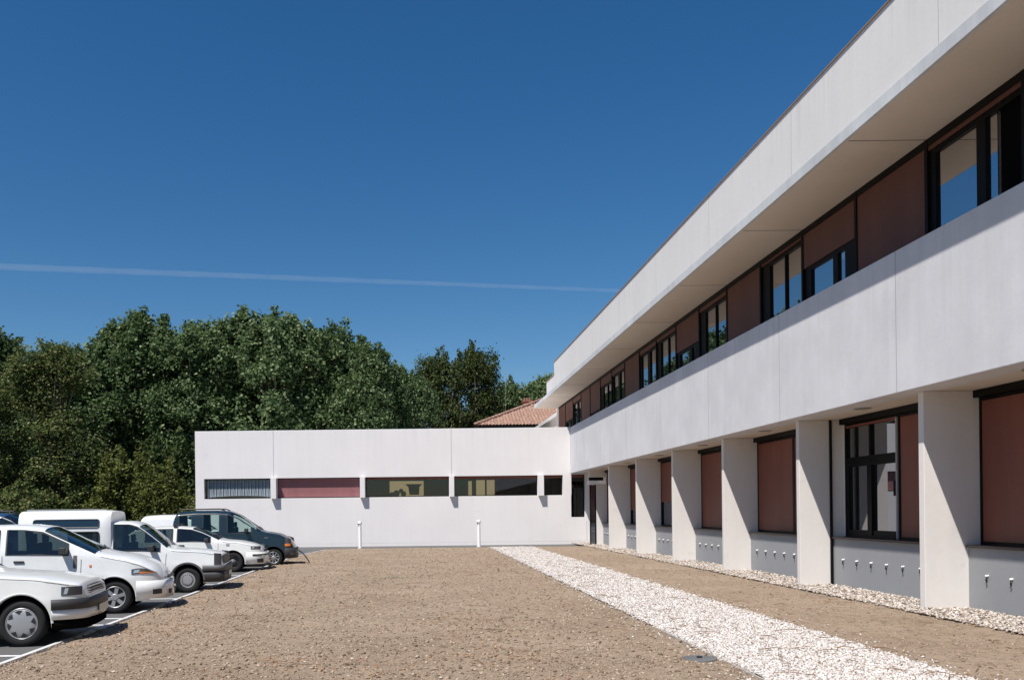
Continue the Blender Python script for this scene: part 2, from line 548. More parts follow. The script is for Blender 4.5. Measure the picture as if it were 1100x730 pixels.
# upright fins between windows, standing proud
for (a, c) in ((-7.54, -7.26), (-2.87, -2.62), (1.82, 2.05), (6.48, 6.74)):
    wpart(MB().box(a, c, YW - .27, YW - .002, zlo - .02, zhi + .0), 'mullion_fin', M['wing'])
for x in (-7.42, 1.93):
    wpart(MB().box(x - .012, x + .012, YW - .004, YW + .01, zhi + .02, ZW - .01), 'panel_joint', M['joint_band'])
wpart(MB().box(9.0, 9.02, YW - .004, YW + .01, .2, 1.2), 'panel_joint', M['joint_band'])
wpart(MB().box(WX0 + .004, 8.18, YW + .003, YW + .29, ZW + .001, ZW + .02), 'coping', M['white_metal'])
cw = [(8.22, 8.93, 1.42, 3.65)]
for n, (a, c, z0, z1) in enumerate([(a, c, zlo, zhi) for a, c in wins] + cw):
    f = MB()
    yy = YW + RC - .005
    t = .045
    f.box(a + .001, c - .001, yy, yy + .05, z0 + .001, z0 + t); f.box(a + .001, c - .001, yy, yy + .05, z1 - t, z1 - .001)
    f.box(a + .001, a + t, yy, yy + .05, z0 + t, z1 - t); f.box(c - t, c - .001, yy, yy + .05, z0 + t, z1 - t)
    if n == 5: f.box(a + .3, a + .33, yy + .01, yy + .05, z0 + t, z1 - t)
    w = wpart(f, 'window', M['frame'])
    def wc(mb, name, mat):
        mb.v = [(x - WX0, y - YW, z) for x, y, z in mb.v]
        return mb.build(name, mat, w)
    wc(MB().box(a + .02, c - .02, yy + .02, yy + .03, z0 + .02, z1 - .02), 'pane', M['glass_wing'])
    if n == 0:
        bb = MB()
        k = 36
        for j in range(k):
            x0 = a + .12 + (c - a - .2) * j / k
            wdt = (c - a - .2) / k * .93
            sag = .05 + .10 * math.sin(j / k * math.pi) ** .6
            bb.face((x0, yy - .01 + .03 * (j % 2), z0 + sag), (x0 + wdt, yy - .035, z0 + sag + .01), (x0 + wdt + .03, yy - .035, z1 - .1), (x0 + .03, yy - .01 + .03 * (j % 2), z1 - .1))
        wc(bb, 'blind', M['blind'])
    elif n == 1:
        wc(MB().box(a + .03, c - .03, yy - .03, yy - .012, z0 + .05, z1 - .03), 'shutter', M['shutter_pink'])
    else:
        # header of the rolled up shutter
        wc(MB().box(a + .04, c - .04, yy - .03, yy - .01, z1 - .14, z1 - .03), 'shutter', M['shutter'])
    # dark room behind
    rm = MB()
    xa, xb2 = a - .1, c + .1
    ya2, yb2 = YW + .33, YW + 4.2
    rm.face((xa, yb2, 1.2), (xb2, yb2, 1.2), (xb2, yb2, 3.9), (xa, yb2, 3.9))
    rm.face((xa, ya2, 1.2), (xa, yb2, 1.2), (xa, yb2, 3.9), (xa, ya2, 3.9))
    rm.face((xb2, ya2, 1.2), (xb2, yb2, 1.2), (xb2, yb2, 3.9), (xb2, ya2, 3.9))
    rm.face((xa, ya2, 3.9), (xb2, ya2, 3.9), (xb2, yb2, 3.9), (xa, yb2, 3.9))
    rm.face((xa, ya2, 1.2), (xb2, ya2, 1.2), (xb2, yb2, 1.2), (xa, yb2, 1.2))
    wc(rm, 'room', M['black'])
# glowing tan panels added behind two windows, standing in for a daylit interior
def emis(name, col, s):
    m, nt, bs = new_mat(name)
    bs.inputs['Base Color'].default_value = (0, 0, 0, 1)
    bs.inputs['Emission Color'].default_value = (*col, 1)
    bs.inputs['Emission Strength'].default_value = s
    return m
M['lit'] = emis('tan_glow', (.62, .48, .27), .34)
wpart(MB().box(-1.45, .50, YW + 4.1, YW + 4.15, 2.55, 3.55), 'glow_panel', M['lit'])
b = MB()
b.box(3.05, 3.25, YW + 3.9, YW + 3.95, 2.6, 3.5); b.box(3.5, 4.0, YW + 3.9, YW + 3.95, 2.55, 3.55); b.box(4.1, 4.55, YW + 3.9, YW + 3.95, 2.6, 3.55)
wpart(b, 'glow_panel', M['lit'])
# things on the window ledge: a lamp hood and a round plant silhouette
b = MB()
b.prism([(-.35, 3.12), (-.52, 3.28), (.40, 3.28), (.24, 3.12), (.22, 2.7), (-.30, 2.7)][::-1], 'y', YW + 1.2, YW + 1.3)
wpart(b, 'monitor', M['black'])
b = MB()
for cx, cz, r in ((-1.0, 2.78, .18), (-.75, 2.92, .12), (-1.25, 2.72, .14), (-.62, 2.76, .15)):
    b.lathe([(0.001, -r), (r * .7, -r * .7), (r, 0), (r * .7, r * .7), (.001, r)], (cx, YW + 1.2, cz), 'y', 12)
wpart(b, 'plant_leaves', simple('dim_leaves', (.05, .07, .06), .6), smooth=True)

# ------------------------------------------------------------------ TILED HOUSE BEHIND
hs = empty('tiled_house', (0, 70, 0), label='old house with terracotta tiled hip roof rising behind the low wing', cat='house')
def hp(mb, name, mat, **k):
    mb.v = [(x, y - 70, z) for x, y, z in mb.v]
    return mb.build(name, mat, hs, **k)
hp(MB().box(5.9, 26, 71, 84, 0, 8.6), 'wall', simple('ochre_render', (.5, .4, .28), .9, var=.15))
def tile_mat():
    m, nt, bs = new_mat('terracotta_tiles')
    f = noise_tex(nt, 5, 5, .7, objcoord(nt))
    c = ramp(nt, f, [(.3, (.10, .055, .04)), (.48, (.25, .135, .095)), (.70, (.40, .29, .23))])
    nt.links.new(c, bs.inputs['Base Color']); bs.inputs['Roughness'].default_value = .9
    return m
M['tile'] = tile_mat()
# half-round tile rows as a corrugated surface on the south slope and the west hip
Zeav, Zap = 8.80, 12.05
rx0, rx1 = 5.0, 27.0
apx = 12.5
b = MB()
ncol = 80; nrow = 16
grid = {}
for i in range(ncol * 4 + 1):
    x = rx0 + (rx1 - rx0) * i / (ncol * 4)
    for j in range(nrow + 1):
        t = j / nrow
        y = 70.2 + 7.5 * t
        xl = rx0 + (apx - rx0) * t
        xr = rx1 - (rx1 - 19.5) * t
        xx = min(max(x, xl), xr)
        z = Zeav + (Zap - Zeav) * t + .075 * abs(math.sin(math.pi * (i / 4))) * (1 if xl < x < xr else 0) + .03 * ((j % 2))
        grid[i, j] = b.vert((xx, y, z))
for i in range(ncol * 4):
    for j in range(nrow):
        b.f.append([grid[i, j], grid[i + 1, j], grid[i + 1, j + 1], grid[i, j + 1]])
b.face((rx0, 70.2, Zeav), (apx, 77.7, Zap), (rx0, 85.2, Zeav))
b.face((apx, 77.7, Zap), (19.5, 77.7, Zap), (rx1, 85.2, Zeav), (rx0, 85.2, Zeav))
b.face((rx1, 70.2, Zeav), (rx1, 85.2, Zeav), (19.5, 77.7, Zap))
rf = hp(b, 'roof', M['tile'], fixn=False)
def rsub(mb, name, mat, **k):
    mb.v = [(x, y - 70, z) for x, y, z in mb.v]
    return mb.build(name, mat, rf, **k)
b = MB()
pts = [(rx0 + (apx - rx0) * t, 70.2 + 7.5 * t, Zeav + (Zap - Zeav) * t + .08) for t in np.linspace(0, 1, 26)]
for a, c in zip(pts, pts[1:]):
    b.tube([a, c], [.16, .13], 8)
rsub(b, 'hip_tiles', M['tile'], smooth=True)
rsub(MB().box(9.75, 10.5, 76.2, 77.0, 9.6, 11.45).box(9.68, 10.57, 76.13, 77.07, 11.453, 11.53), 'chimney', simple('chimney_brick', (.33, .13, .08), .9, var=.3))
b = MB()
for x in (9.9, 10.12, 10.34): rsub(MB().lathe([(.08, 0), (.10, .3), (.0, .3)], (x, 76.6, 11.53), 'z', 10), 'chimney_pot', M['tile'])
hp(MB().box(rx0 + .1, rx1, 70.15, 70.25, Zeav - .18, Zeav - .03), 'gutter', M['frame'])
hp(MB().tube([(8.45, 79.0, 10.2), (8.45, 79.0, 14.9)], .014, 6).tube([(8.2, 79, 14.5), (8.7, 79, 14.5)], .012, 5).tube([(8.25, 79, 14.1), (8.65, 79, 14.1)], .012, 5), 'antenna', M['lamp'])

# ------------------------------------------------------------------ GROUND
def soil_mat():
    m, nt, bs = new_mat('dry_tilled_soil')
    vec = objcoord(nt)
    f = noise_tex(nt, .5, 6, .6, vec)
    f2 = noise_tex(nt, 9, 8, .7, vec)
    f3 = noise_tex(nt, 45, 4, .7, vec)
    c = ramp(nt, f, [(.3, (.27, .205, .15)), (.7, (.345, .27, .205))])
    c2 = ramp(nt, f2, [(.3, (.50, .47, .44)), (.5, (.95, .94, .93)), (.75, (1.0, 1.0, 1.0))])
    c3 = ramp(nt, f3, [(.32, (.55, .53, .5)), (.5, (1, 1, 1))])
    c = mixcol(nt, 1, c, c2, 'MULTIPLY'); c = mixcol(nt, .8, c, c3, 'MULTIPLY')
    vo = N(nt, "ShaderNodeTexVoronoi"); vo.inputs['Scale'].default_value = 7
    nt.links.new(vec, vo.inputs['Vector'])
    ro = ramp(nt, noise_tex(nt, 2.3, 3, .5, vec), [(.60, (0, 0, 0)), (.68, (1, 1, 1))])
    spk = ramp(nt, vo.outputs['Distance'], [(.07, (1, 1, 1)), (.13, (0, 0, 0))])
    mm = mixcol(nt, 1, ro, spk, 'MULTIPLY')
    c = mixcol(nt, mm, c, (.36, .17, .08))
    nt.links.new(c, bs.inputs['Base Color'])
    bs.inputs['Roughness'].default_value = .95
    bs.inputs['Specular IOR Level'].default_value = .1
    bump(nt, bs, noise_tex(nt, 22, 8, .75, vec), .9, .03)
    return m
M['soil'] = soil_mat()
def asphalt_mat():
    m, nt, bs = new_mat('asphalt')
    vec = objcoord(nt)
    c = ramp(nt, noise_tex(nt, .6, 6, .6, vec), [(.3, (.085, .083, .085)), (.7, (.125, .122, .12))])
    c2 = ramp(nt, noise_tex(nt, 60, 3, .7, vec), [(.3, (.7, .7, .7)), (.7, (1, 1, 1))])
    nt.links.new(mixcol(nt, 1, c, c2, 'MULTIPLY'), bs.inputs['Base Color'])
    bs.inputs['Roughness'].default_value = .85
    bump(nt, bs, noise_tex(nt, 80, 4, .7, vec), .4, .006)
    return m
M['asphalt'] = asphalt_mat()
M['earth'] = simple('distant_ground', (.10, .09, .06), .95, var=.3, vscale=.2)
M['line'] = simple('road_paint', (.62, .62, .62), .7, var=.15, vscale=8)
M['kerb'] = simple('kerb_concrete', (.50, .50, .49), .8, var=.15, vscale=5)
M['white_gravel'] = None

MB().box(-3000, 3000, -1500, 5000, -.4, -.012).build('ground', M['earth'])['kind'] = 'structure'
o = MB(); o.face((-42, -30, -.004), (9.0, -30, -.004), (9.0, YW + .1, -.004), (-42, YW + .1, -.004))
tag(o.build('parking_asphalt', M['asphalt']), kind='structure')

def hgt(x, y):
    n = mnoise.fractal(Vector((x * .9, y * .9, 0)), 1.0, 2.1, 4) * .022
    n += mnoise.noise(Vector((x * 7, y * 7, 3))) * .012 + mnoise.noise(Vector((x * 16, y * 16, 7))) * .011
    n += mnoise.noise(Vector((x * .35, y * 3.2, 9))) * .012
    return .055 + n
def edge_x(y):
    return -4.93 + .05 * mnoise.noise(Vector((y * 1.7, 0, 0))) + max(0, (y - 31) / 10) ** 2 * .75
PX0, PX1 = 3.53, 5.57
def path_edge(y, s):
    return (.03 + .0012 * max(0, y)) * 1.6 * mnoise.noise(Vector((y * 2.3, s, 0))) + .04 * mnoise.noise(Vector((y * 7, s * 3., 1)))
# soil grid
xs = np.concatenate([np.linspace(0, 1, 300)])
b = MB()
ys = list(np.arange(-6, 6, .3)) + list(np.arange(6, 20, .045)) + list(np.arange(20, 41.2, .1))
nx = 270
idx = []
for y in ys:
    row = []
    xa = edge_x(y)
    for i in range(nx + 1):
        t = i / nx
        x = xa + (8.6 - xa) * t
        z = hgt(x, y)
        if t * (8.6 - xa) < .12: z = z * (t * (8.6 - xa) / .12) + .0

        if PX0 < x < PX1: z = min(z, .035)
        if y > 40.6: z = .06 * (41.3 - y) / .7 + .01
        row.append(b.vert((x, y, z)))
    idx.append(row)
for r0, r1 in zip(idx, idx[1:]):
    for i in range(nx):
        b.f.append([r0[i], r0[i + 1], r1[i + 1], r1[i]])
tag(b.build('soil_ground', M['soil'], smooth=True, fixn=False), kind='structure')

# path sheet
def gravel_sheet_mat():
    m, nt, bs = new_mat('white_gravel_bed')
    vec = objcoord(nt)
    vo = N(nt, "ShaderNodeTexVoronoi"); vo.inputs['Scale'].default_value = 26
    nt.links.new(vec, vo.inputs['Vector'])
    c = ramp(nt, vo.outputs['Distance'], [(.0, (.56, .52, .49)), (.45, (.45, .41, .385)), (.75, (.22, .19, .17))])
    c2 = ramp(nt, noise_tex(nt, 1.3, 5, .6, vec), [(.3, (.88, .85, .83)), (.6, (1, 1, 1))])
    nt.links.new(mixcol(nt, 1, c, c2, 'MULTIPLY'), bs.inputs['Base Color'])
    bs.inputs['Roughness'].default_value = .9
    inv = N(nt, "ShaderNodeMath", operation='SUBTRACT'); inv.inputs[0].default_value = 1
    nt.links.new(vo.outputs['Distance'], inv.inputs[1])
    bump(nt, bs, inv.outputs[0], .9, .025)
    return m
M['gravel_bed'] = gravel_sheet_mat()
b = MB(); rows = []
pys = np.arange(-6, 41.0, .12)
for y in pys:
    l = PX0 + path_edge(y, 1); r = PX1 + path_edge(y, 5)
    rows.append([b.vert((l + (r - l) * t, y, .062 + .008 * mnoise.noise(Vector((l + 2 * t, y, 5))) * math.sin(math.pi * t))) for t in (0, .1, .3, .5, .7, .9, 1)])
for r0, r1 in zip(rows, rows[1:]):
    for i in range(6): b.f.append([r0[i], r0[i + 1], r1[i + 1], r1[i]])
tag(b.build('gravel_path', M['gravel_bed'], smooth=True, fixn=False), kind='structure')
b = MB(); rows = []
for y in np.arange(YS, 44.9, .12):
    l = 8.13 + .09 * mnoise.noise(Vector((y * 1.9, 9, 0))) + .05 * mnoise.noise(Vector((y * 6, 9, 0)))
    rows.append([b.vert((l + (9.3 - l) * t, y, .07 + .01 * mnoise.noise(Vector((t * 3, y * 2, 5))))) for t in (0, .3, .6, 1)])
for r0, r1 in zip(rows, rows[1:]):
    for i in range(3): b.f.append([r0[i], r0[i + 1], r1[i + 1], r1[i]])
tag(b.build('gravel_strip', M['gravel_bed'], smooth=True, fixn=False), kind='structure')

# scattered stones: quick octahedral pebbles merged in one mesh with numpy
def scatter(name, pts, sizes, mat, flat=.65, kind='stuff', label=None, cat=None, seed=1):
    rng = np.random.default_rng(seed)
    n = len(pts)
    base = np.array([(1, 0, 0), (.2, .9, .1), (-.95, .1, 0), (-.1, -1, .05), (.1, .05, .9), (0, 0, -.8), (.55, .6, .55), (-.6, -.45, .5)])
    faces = np.array([(0, 6, 4), (0, 1, 6), (1, 4, 6), (1, 2, 4), (2, 7, 4), (2, 3, 7), (3, 4, 7), (3, 0, 4), (1, 0, 5), (2, 1, 5), (3, 2, 5), (0, 3, 5)])
    a = rng.random(n) * 6.283; c, s = np.cos(a), np.sin(a)
    sc = np.stack([sizes * (.7 + .6 * rng.random(n)), sizes * (.6 + .5 * rng.random(n)), sizes * flat * (.6 + .6 * rng.random(n))], 1)
    v = base[None] * sc[:, None, :]
    v = v + (rng.random(v.shape) - .5) * sizes[:, None, None] * .45
    tl = (rng.random(n) - .5) * 1.2
    vx = v[..., 0] * c[:, None] - v[..., 1] * s[:, None]
    vy = v[..., 0] * s[:, None] + v[..., 1] * c[:, None]
    vz = v[..., 2] + vx * np.sin(tl)[:, None] * .6
    V = np.stack([vx, vy, vz], -1) + pts[:, None, :]
    F = faces[None] + (np.arange(n) * len(base))[:, None, None]
    me = bpy.data.meshes.new(name)
    me.vertices.add(n * len(base)); me.vertices.foreach_set('co', V.reshape(-1).astype(np.float32))
    nf = n * len(faces)
    me.loops.add(nf * 3); me.loops.foreach_set('vertex_index', F.reshape(-1).astype(np.int32))
    me.polygons.add(nf); me.polygons.foreach_set('loop_start', np.arange(0, nf * 3, 3, dtype=np.int32))
    me.materials.append(mat); me.update(calc_edges=True)
    o = bpy.data.objects.new(name, me); COL.objects.link(o)
    tag(o, label, cat, kind=kind)
    return o
M['pebble'] = island_mat('white_pebbles', [(0, (.28, .23, .19)), (.25, (.46, .41, .38)), (.7, (.58, .54, .515)), (.93, (.68, .65, .63)), (.965, (.22, .14, .09)), (1, (.12, .10, .08))])
M['pebble_cream'] = island_mat('cream_pebbles', [(0, (.16, .12, .09)), (.25, (.34, .28, .23)), (.6, (.47, .41, .36)), (.95, (.60, .55, .51)), (1, (.20, .12, .08))])
M['clod'] = island_mat('soil_clods', [(0, (.09, .06, .04)), (.25, (.20, .145, .10)), (.8, (.34, .262, .195)), (.985, (.40, .315, .24)), (1, (.58, .52, .46))], .95)
rng = np.random.default_rng(3)
def ysample(n, a, c, p):          # denser near the camera
    u = rng.random(n)
    return (a ** (1 - p) + u * (c ** (1 - p) - a ** (1 - p))) ** (1 / (1 - p))
n = 64000
y = ysample(n, 7.5, 41, 1.6); x = PX0 + (PX1 - PX0) * rng.random(n)
x += np.array([path_edge(q, 1 if s < 4.5 else 5) for q, s in zip(y, x)]) + rng.normal(0, .03, n)
z = np.full(n, .066)
scatter('path_pebbles', np.stack([x, y, z], 1), (.008 + .017 * rng.random(n) ** 2.4) + .0003 * y, M['pebble'], label='crushed white stones covering the gravel path', cat='gravel', seed=5)
n = 26000
y = ysample(n, 5.0, 44.5, 1.3); x = 8.10 + 1.14 * rng.random(n) ** 1.15 + rng.normal(0, .05, n)
fy = (y - G0) / GP; keep = (np.abs(fy - np.round(fy)) * GP > .09) | (x < XF - .02); keep &= x < 9.235
x, y = x[keep], y[keep]; n = len(x)
scatter('wall_pebbles', np.stack([x, y, .078 + .02 * rng.random(n)], 1), .010 + .026 * rng.random(n) ** 1.6 + .0003 * y, M['pebble_cream'], label='cream stones heaped along the foot of the office wall', cat='gravel', seed=6)
n = 60000
y = ysample(n, 7.5, 40.5, 1.75); x = -4.9 + 13.0 * rng.random(n)
keep = ((x < PX0 - .02) | (x > PX1 + .02)) & (x > np.array([edge_x(q) for q in y]) + .05)
keep &= (x < PX0) | (rng.random(n) < .45)
x, y = x[keep], y[keep]; n = len(x)
z = np.array([hgt(a, c) for a, c in zip(x, y)])
sz = .006 + .024 * rng.random(n) ** 4.2
sz[x > PX1] *= .75
scatter('soil_clods', np.stack([x, y, z], 1), sz + .0003 * y, M['clod'], label='small clods and stones strewn over the bare brown soil', cat='soil', seed=8)
# rust brown leaf litter lying in drifts
M['litter'] = island_mat('leaf_litter', [(0, (.16, .08, .04)), (.5, (.34, .16, .07)), (1, (.45, .26, .14))])
n = 26000
y = ysample(n, 7.5, 34, 1.6); x = -4.7 + 12.8 * rng.random(n)
dens = np.array([mnoise.fractal(Vector((a * .55, q * .35, 4)), 1.0, 2.0, 4) for a, q in zip(x, y)])
keep = (rng.random(n) < np.clip((dens - .06) * 1.1, .015, .55)) & ((x < PX0 + .1) | (x > PX1))
x, y = x[keep], y[keep]; n = len(x)
scatter('leaf_litter', np.stack([x, y, np.array([hgt(a, q) for a, q in zip(x, y)]) + .004], 1), .010 + .016 * rng.random(n), M['litter'], flat=.22, label='rust brown leaf litter drifted over the bare soil', cat='leaf litter', seed=14)
# stray white stones at the path edges and dead twigs on the stones
n = 450
y = ysample(n, 8, 30, 1.6); x = np.where(rng.random(n) < .5, PX0 - np.abs(rng.normal(0, .22, n)), PX1 + np.abs(rng.normal(0, .2, n)))
scatter('stray_pebbles', np.stack([x, y, np.array([hgt(a, c) for a, c in zip(x, y)]) + .004], 1), .010 + .014 * rng.random(n), M['pebble'], label='stray white stones kicked out beside the gravel path', cat='gravel', seed=9)
b = MB()
for k in range(170):
    y = float(ysample(1, 8, 30, 1.5)[0]); x = random.uniform(-4.5, 8.0) if k % 2 else random.uniform(PX0, PX1)
    zz = (.09 if PX0 < x < PX1 else hgt(x, y) + .01)
    a = random.uniform(0, math.pi); L = random.uniform(.05, .2)
    p0 = (x - L * math.cos(a), y - L * math.sin(a), zz); pm = (x + random.uniform(-.03, .03), y + random.uniform(-.03, .03), zz + .015); p1 = (x + L * math.cos(a), y + L * math.sin(a), zz)
    b.tube([p0, pm, p1], [.004, .005, .003], 4)
tag(b.build('dry_twigs', simple('dry_twigs', (.20, .12, .07), .9, var=.4, vscale=2)), 'thin dry twigs strewn over soil and white stones', 'twigs', kind='stuff')
b = MB()
prev = None
for y in np.arange(7, 20.5, .5):
    pass
b.box(PX0 - .05, PX0 - .03, -6, 12.6, .02, .075)
tag(b.build('path_edging', simple('worn_edging', (.34, .30, .26), .9, var=.3, vscale=6)), kind='structure')
wt = empty('weed_tuft', (-.62, 22.6, .05), 0, 'tiny green weed tuft growing alone in the bare soil', 'weed')
for nm, sgn in (('leaf_blades', 1),):
    wb = MB(); rw_ = random.Random(5)
    for k in range(34):
        a = rw_.uniform(0, 6.28); r_ = rw_.uniform(0, .22); L = rw_.uniform(.02, .06); aa = rw_.uniform(0, 6.28)
        x, y = 1.7 * r_ * math.cos(a), r_ * math.sin(a)
        wb.face((x - .012, y, 0), (x + .012, y, 0), (x + L * math.cos(aa), y + L * math.sin(aa), L * .8))
    wb.build(nm, simple('weed_green', (.10, .15, .05), .7), wt, fixn=False)
lid = empty('drain_lid', (3.25, 9.85, .0), 0, 'flat grey metal lid half buried in soil left of the gravel path', 'lid')
MB().lathe([(.001, .085), (.17, .088), (.19, .082), (.20, .03)], (0, 0, 0), 'z', 28).build('cover', simple('grey_metal_lid', (.22, .22, .22), .45, .6, var=.2), lid, fixn=False)
MB().box(-.03, .03, -.012, .012, .089, .10).build('lid_grip', M['frame'], lid)

# kerb and bay lines
b = MB()
rows = []
for y in np.arange(-6, 41.2, .4):
    e = edge_x(y) * 0 - 4.96 + max(0, (y - 31) / 10) ** 2 * .75
    rows.append([b.vert(p) for p in ((e - .085, y, -.002), (e - .085, y, .032), (e, y, .036), (e + .01, y, 0))])
for r0, r1 in zip(rows, rows[1:]):
    for i in range(3): b.f.append([r0[i], r0[i + 1], r1[i + 1], r1[i]])
tag(b.build('kerb', M['kerb'], fixn=False), kind='structure')
b = MB()
for y in (3.9, 7.4, 11.05, 14.05, 14.9, 18.3, 21.9, 25.0, 28.3, 31.6):
    w = .05
    b.face((-10.2, y - w, .0), (-5.12, y - w, .0), (-5.12, y + w, .0), (-10.2, y + w, .0))
tag(b.build('bay_markings', M['line'], fixn=False), kind='structure')

# bollards
def bollard(x, y, label):
    t = empty('bollard', (x, y, .0), 0, label, 'bollard', 'white bollards in front of the low wing')
    MB().lathe([(.001, 0), (.075, 0), (.075, 1.20), (.001, 1.20)], (0, 0, 0), 'z', 20).build('post', M['white_metal'], t, smooth=False, fixn=False)
    MB().lathe([(.001, 1.203), (.078, 1.203), (.1, 1.23), (.1, 1.31), (.085, 1.35), (.001, 1.36)], (0, 0, 0), 'z', 20).build('head', M['white_metal'], t, fixn=False)
    MB().box(-.10, -.04, -.105, -.07, 1.20, 1.25).build('lamp_slot', M['frame'], t)
    MB().lathe([(.001, .0), (.12, .0), (.12, .08), (.001, .08)], (0, 0, 0), 'z', 16).build('foot', M['kerb'], t, fixn=False)
bollard(-2.68, 41.35, 'white round bollard on left, in front of the dark office window')
bollard(3.08, 41.6, 'white round bollard beside the start of the gravel path')

# bent black strip near the dark people carrier
b = MB()
pts = [(-5.75 + .9 + t * .95 - .9, 29.6 + .1 * t, .42 - .12 * t - .28 * t * t) for t in np.linspace(0, 1, 10)]
pts = [(-4.12 + .42 * t, 29.9, .50 - .10 * t - .36 * t * t) for t in np.linspace(0, 1, 10)]
b.tube(pts, [.02] * 10, 6)
tag(b.build('rubber_strip', simple('black_rubber', (.01, .01, .01), .6), smooth=True), 'thin bent black rubber strip hanging between dark people carrier and soil', 'strip')


# ------------------------------------------------------------------ CARS
def paint(name, col, flake=0):
    m, nt, b = new_mat(name)
    b.inputs['Roughness'].default_value = .38
    b.inputs['Specular IOR Level'].default_value = .5
    b.inputs['Coat Weight'].default_value = .7
    b.inputs['Coat Roughness'].default_value = .08
    f = noise_tex(nt, 2.5, 6, .65, objcoord(nt))
    c = ramp(nt, f, [(.35, tuple(x * .93 for x in col)), (.65, col)])
    nt.links.new(c, b.inputs['Base Color'])
    return m
M['car_white'] = paint('white_car_paint', (.72, .73, .73))
M['car_white_b'] = paint('warm_white_car_paint', (.70, .70, .68))
M['car_blue'] = paint('dark_blue_car_paint', (.005, .017, .026))
M['car_glass'] = glass_coated('car_window_glass', 1.6, (.9, .95, 1), .38, (.008, .012, .016))
M['car_glass_clear'] = glass_coated('clear_car_glass', 1.5, (.9, .97, .95), .93, (.02, .03, .03))
M['tyre'] = simple('tyre_rubber', (.016, .016, .017), .8, spec=.3)
M['alloy'] = simple('silver_alloy', (.50, .51, .53), .32, .7)
M['hubcap'] = simple('grey_hubcap', (.36, .36, .37), .4, .4)
M['steel_dark'] = simple('black_steel_rim', (.02, .02, .02), .5)
M['plastic'] = simple('dark_grey_plastic', (.030, .030, .032), .55)
M['plastic_mid'] = simple('grey_plastic', (.09, .09, .095), .6)
M['under'] = simple('underbody_black', (.005, .005, .005), .9, spec=0)
M['lens'] = simple('clear_lamp_lens', (.07, .075, .08), .15, .2, coat=1)
M['reflector'] = simple('lamp_reflector', (.65, .66, .68), .25, .6)
M['amber'] = simple('amber_lens', (.75, .20, .03), .2, coat=.8)
M['chrome'] = simple('bright_trim', (.6, .6, .6), .2, .9)
M['plate'] = simple('number_plate', (.62, .60, .50), .5)
M['seat_cloth'] = simple('seat_cloth', (.035, .04, .05), .9)
M['seam'] = simple('door_gap', (.16, .165, .17), .8)
M['seam_dark'] = simple('dark_door_gap', (.003, .005, .008), .8)

def lerp_pts(pts, x):
    if x <= pts[0][0]: return pts[0][1]
    for (a, b), (c, d) in zip(pts, pts[1:]):
        if x <= c:
            t = (x - a) / (c - a)
            return b + (d - b) * t
    return pts[-1][1]

def smooth_pts(pts, x, h=.045):
    return (lerp_pts(pts, x - h) + 2 * lerp_pts(pts, x) + lerp_pts(pts, x + h) + lerp_pts(pts, x - h / 2) + lerp_pts(pts, x + h / 2)) / 6

class Car:
    def __init__(s, sp):
        s.sp = sp
        s.x0, s.x1 = sp['top'][0][0], sp['top'][-1][0]
        s.W = sp['W']
    def zt(s, x):
        return smooth_pts(s.sp['top'], x)
    def belt(s, x):
        return min(smooth_pts(s.sp['belt'], x), s.zt(x) - s.drop(x) - .012)
    def drop(s, x):
        return lerp_pts(s.sp.get('drop', [(-9, .07), (9, .07)]), x)
    def plan(s, x):
        """half width factor along the length (rounded nose and tail)"""
        k = 1.0
        ln, lr = s.sp.get('nose_round', .42), s.sp.get('tail_round', .30)
        if x > s.x1 - ln:
            t = (x - (s.x1 - ln)) / ln
            k *= 1 - s.sp.get('nose_in', .34) * (1 - math.sqrt(max(0, 1 - t ** 2.6)))
        if x < s.x0 + lr:
            t = ((s.x0 + lr) - x) / lr
            k *= 1 - .22 * (1 - math.sqrt(max(0, 1 - t ** 2.6)))
        return k
    def yside(s, x, z):
        W = s.W * s.plan(x)
        b = smooth_pts(s.sp['belt'], x)
        if z < b:
            t = z / max(b, .1)
            f = .955 + .045 * math.sin(math.pi * min(1, max(0, (t - .12) / .88)) ** .8) if t > .12 else .93
            # shallow crease two thirds up
            f += .006 * math.exp(-((t - .70) / .05) ** 2)
        else:
            f = .957 - s.sp['tumble'] * (z - b) / (s.sp['roof'] - b)
        return W * f
    def zb(s, x):
        sp = s.sp
        z = sp['sill']
        for wx in (0, -sp['wb']):
            dx = abs(x - wx)
            if dx < sp['arch']:
                z = max(z, sp['r'] + math.sqrt(sp['arch'] ** 2 - dx * dx))
        if x > sp['arch']: z = max(z, sp.get('chin', sp['sill']) + .10 * max(0, (x - .5) / .4))
        if x < -sp['wb'] - sp['arch']: z = max(z, sp['sill'] + .06)
        return min(z, s.belt(x) - .02)
    def top(s, x, y):
        zt = s.zt(x); d = s.drop(x)
        zs = zt - d
        Ws = s.yside(x, zs)
        t = min(1, abs(y) / max(Ws, .01))
        return zs + d * (1 - t ** 2.6) ** (1 / 1.7)
    def stations(s):
        sp = s.sp
        xs = set(np.round(np.arange(s.x0, s.x1, .075), 4)) | {s.x0, s.x1}
        for wx in (0, -sp['wb']):
            for a in np.linspace(0, math.pi, 25):
                xs.add(round(wx + sp['arch'] * math.cos(a), 4))
            xs.add(round(wx + sp['arch'] + .003, 4)); xs.add(round(wx - sp['arch'] - .003, 4))
        for a, c in sp['windows']: xs.add(a); xs.add(c)
        for p in sp['top']: xs.add(p[0])
        for k in ('ws', 'rw'):
            if sp.get(k): xs.add(sp[k][0]); xs.add(sp[k][1])
        for t in np.linspace(0, 1, 9): xs.add(round(s.x1 - .30 * t, 4))
        xs = sorted(x for x in xs if s.x0 <= x <= s.x1)
        out = [xs[0]]
        for x in xs[1:]:
            if x - out[-1] > .0025: out.append(x)
        return out

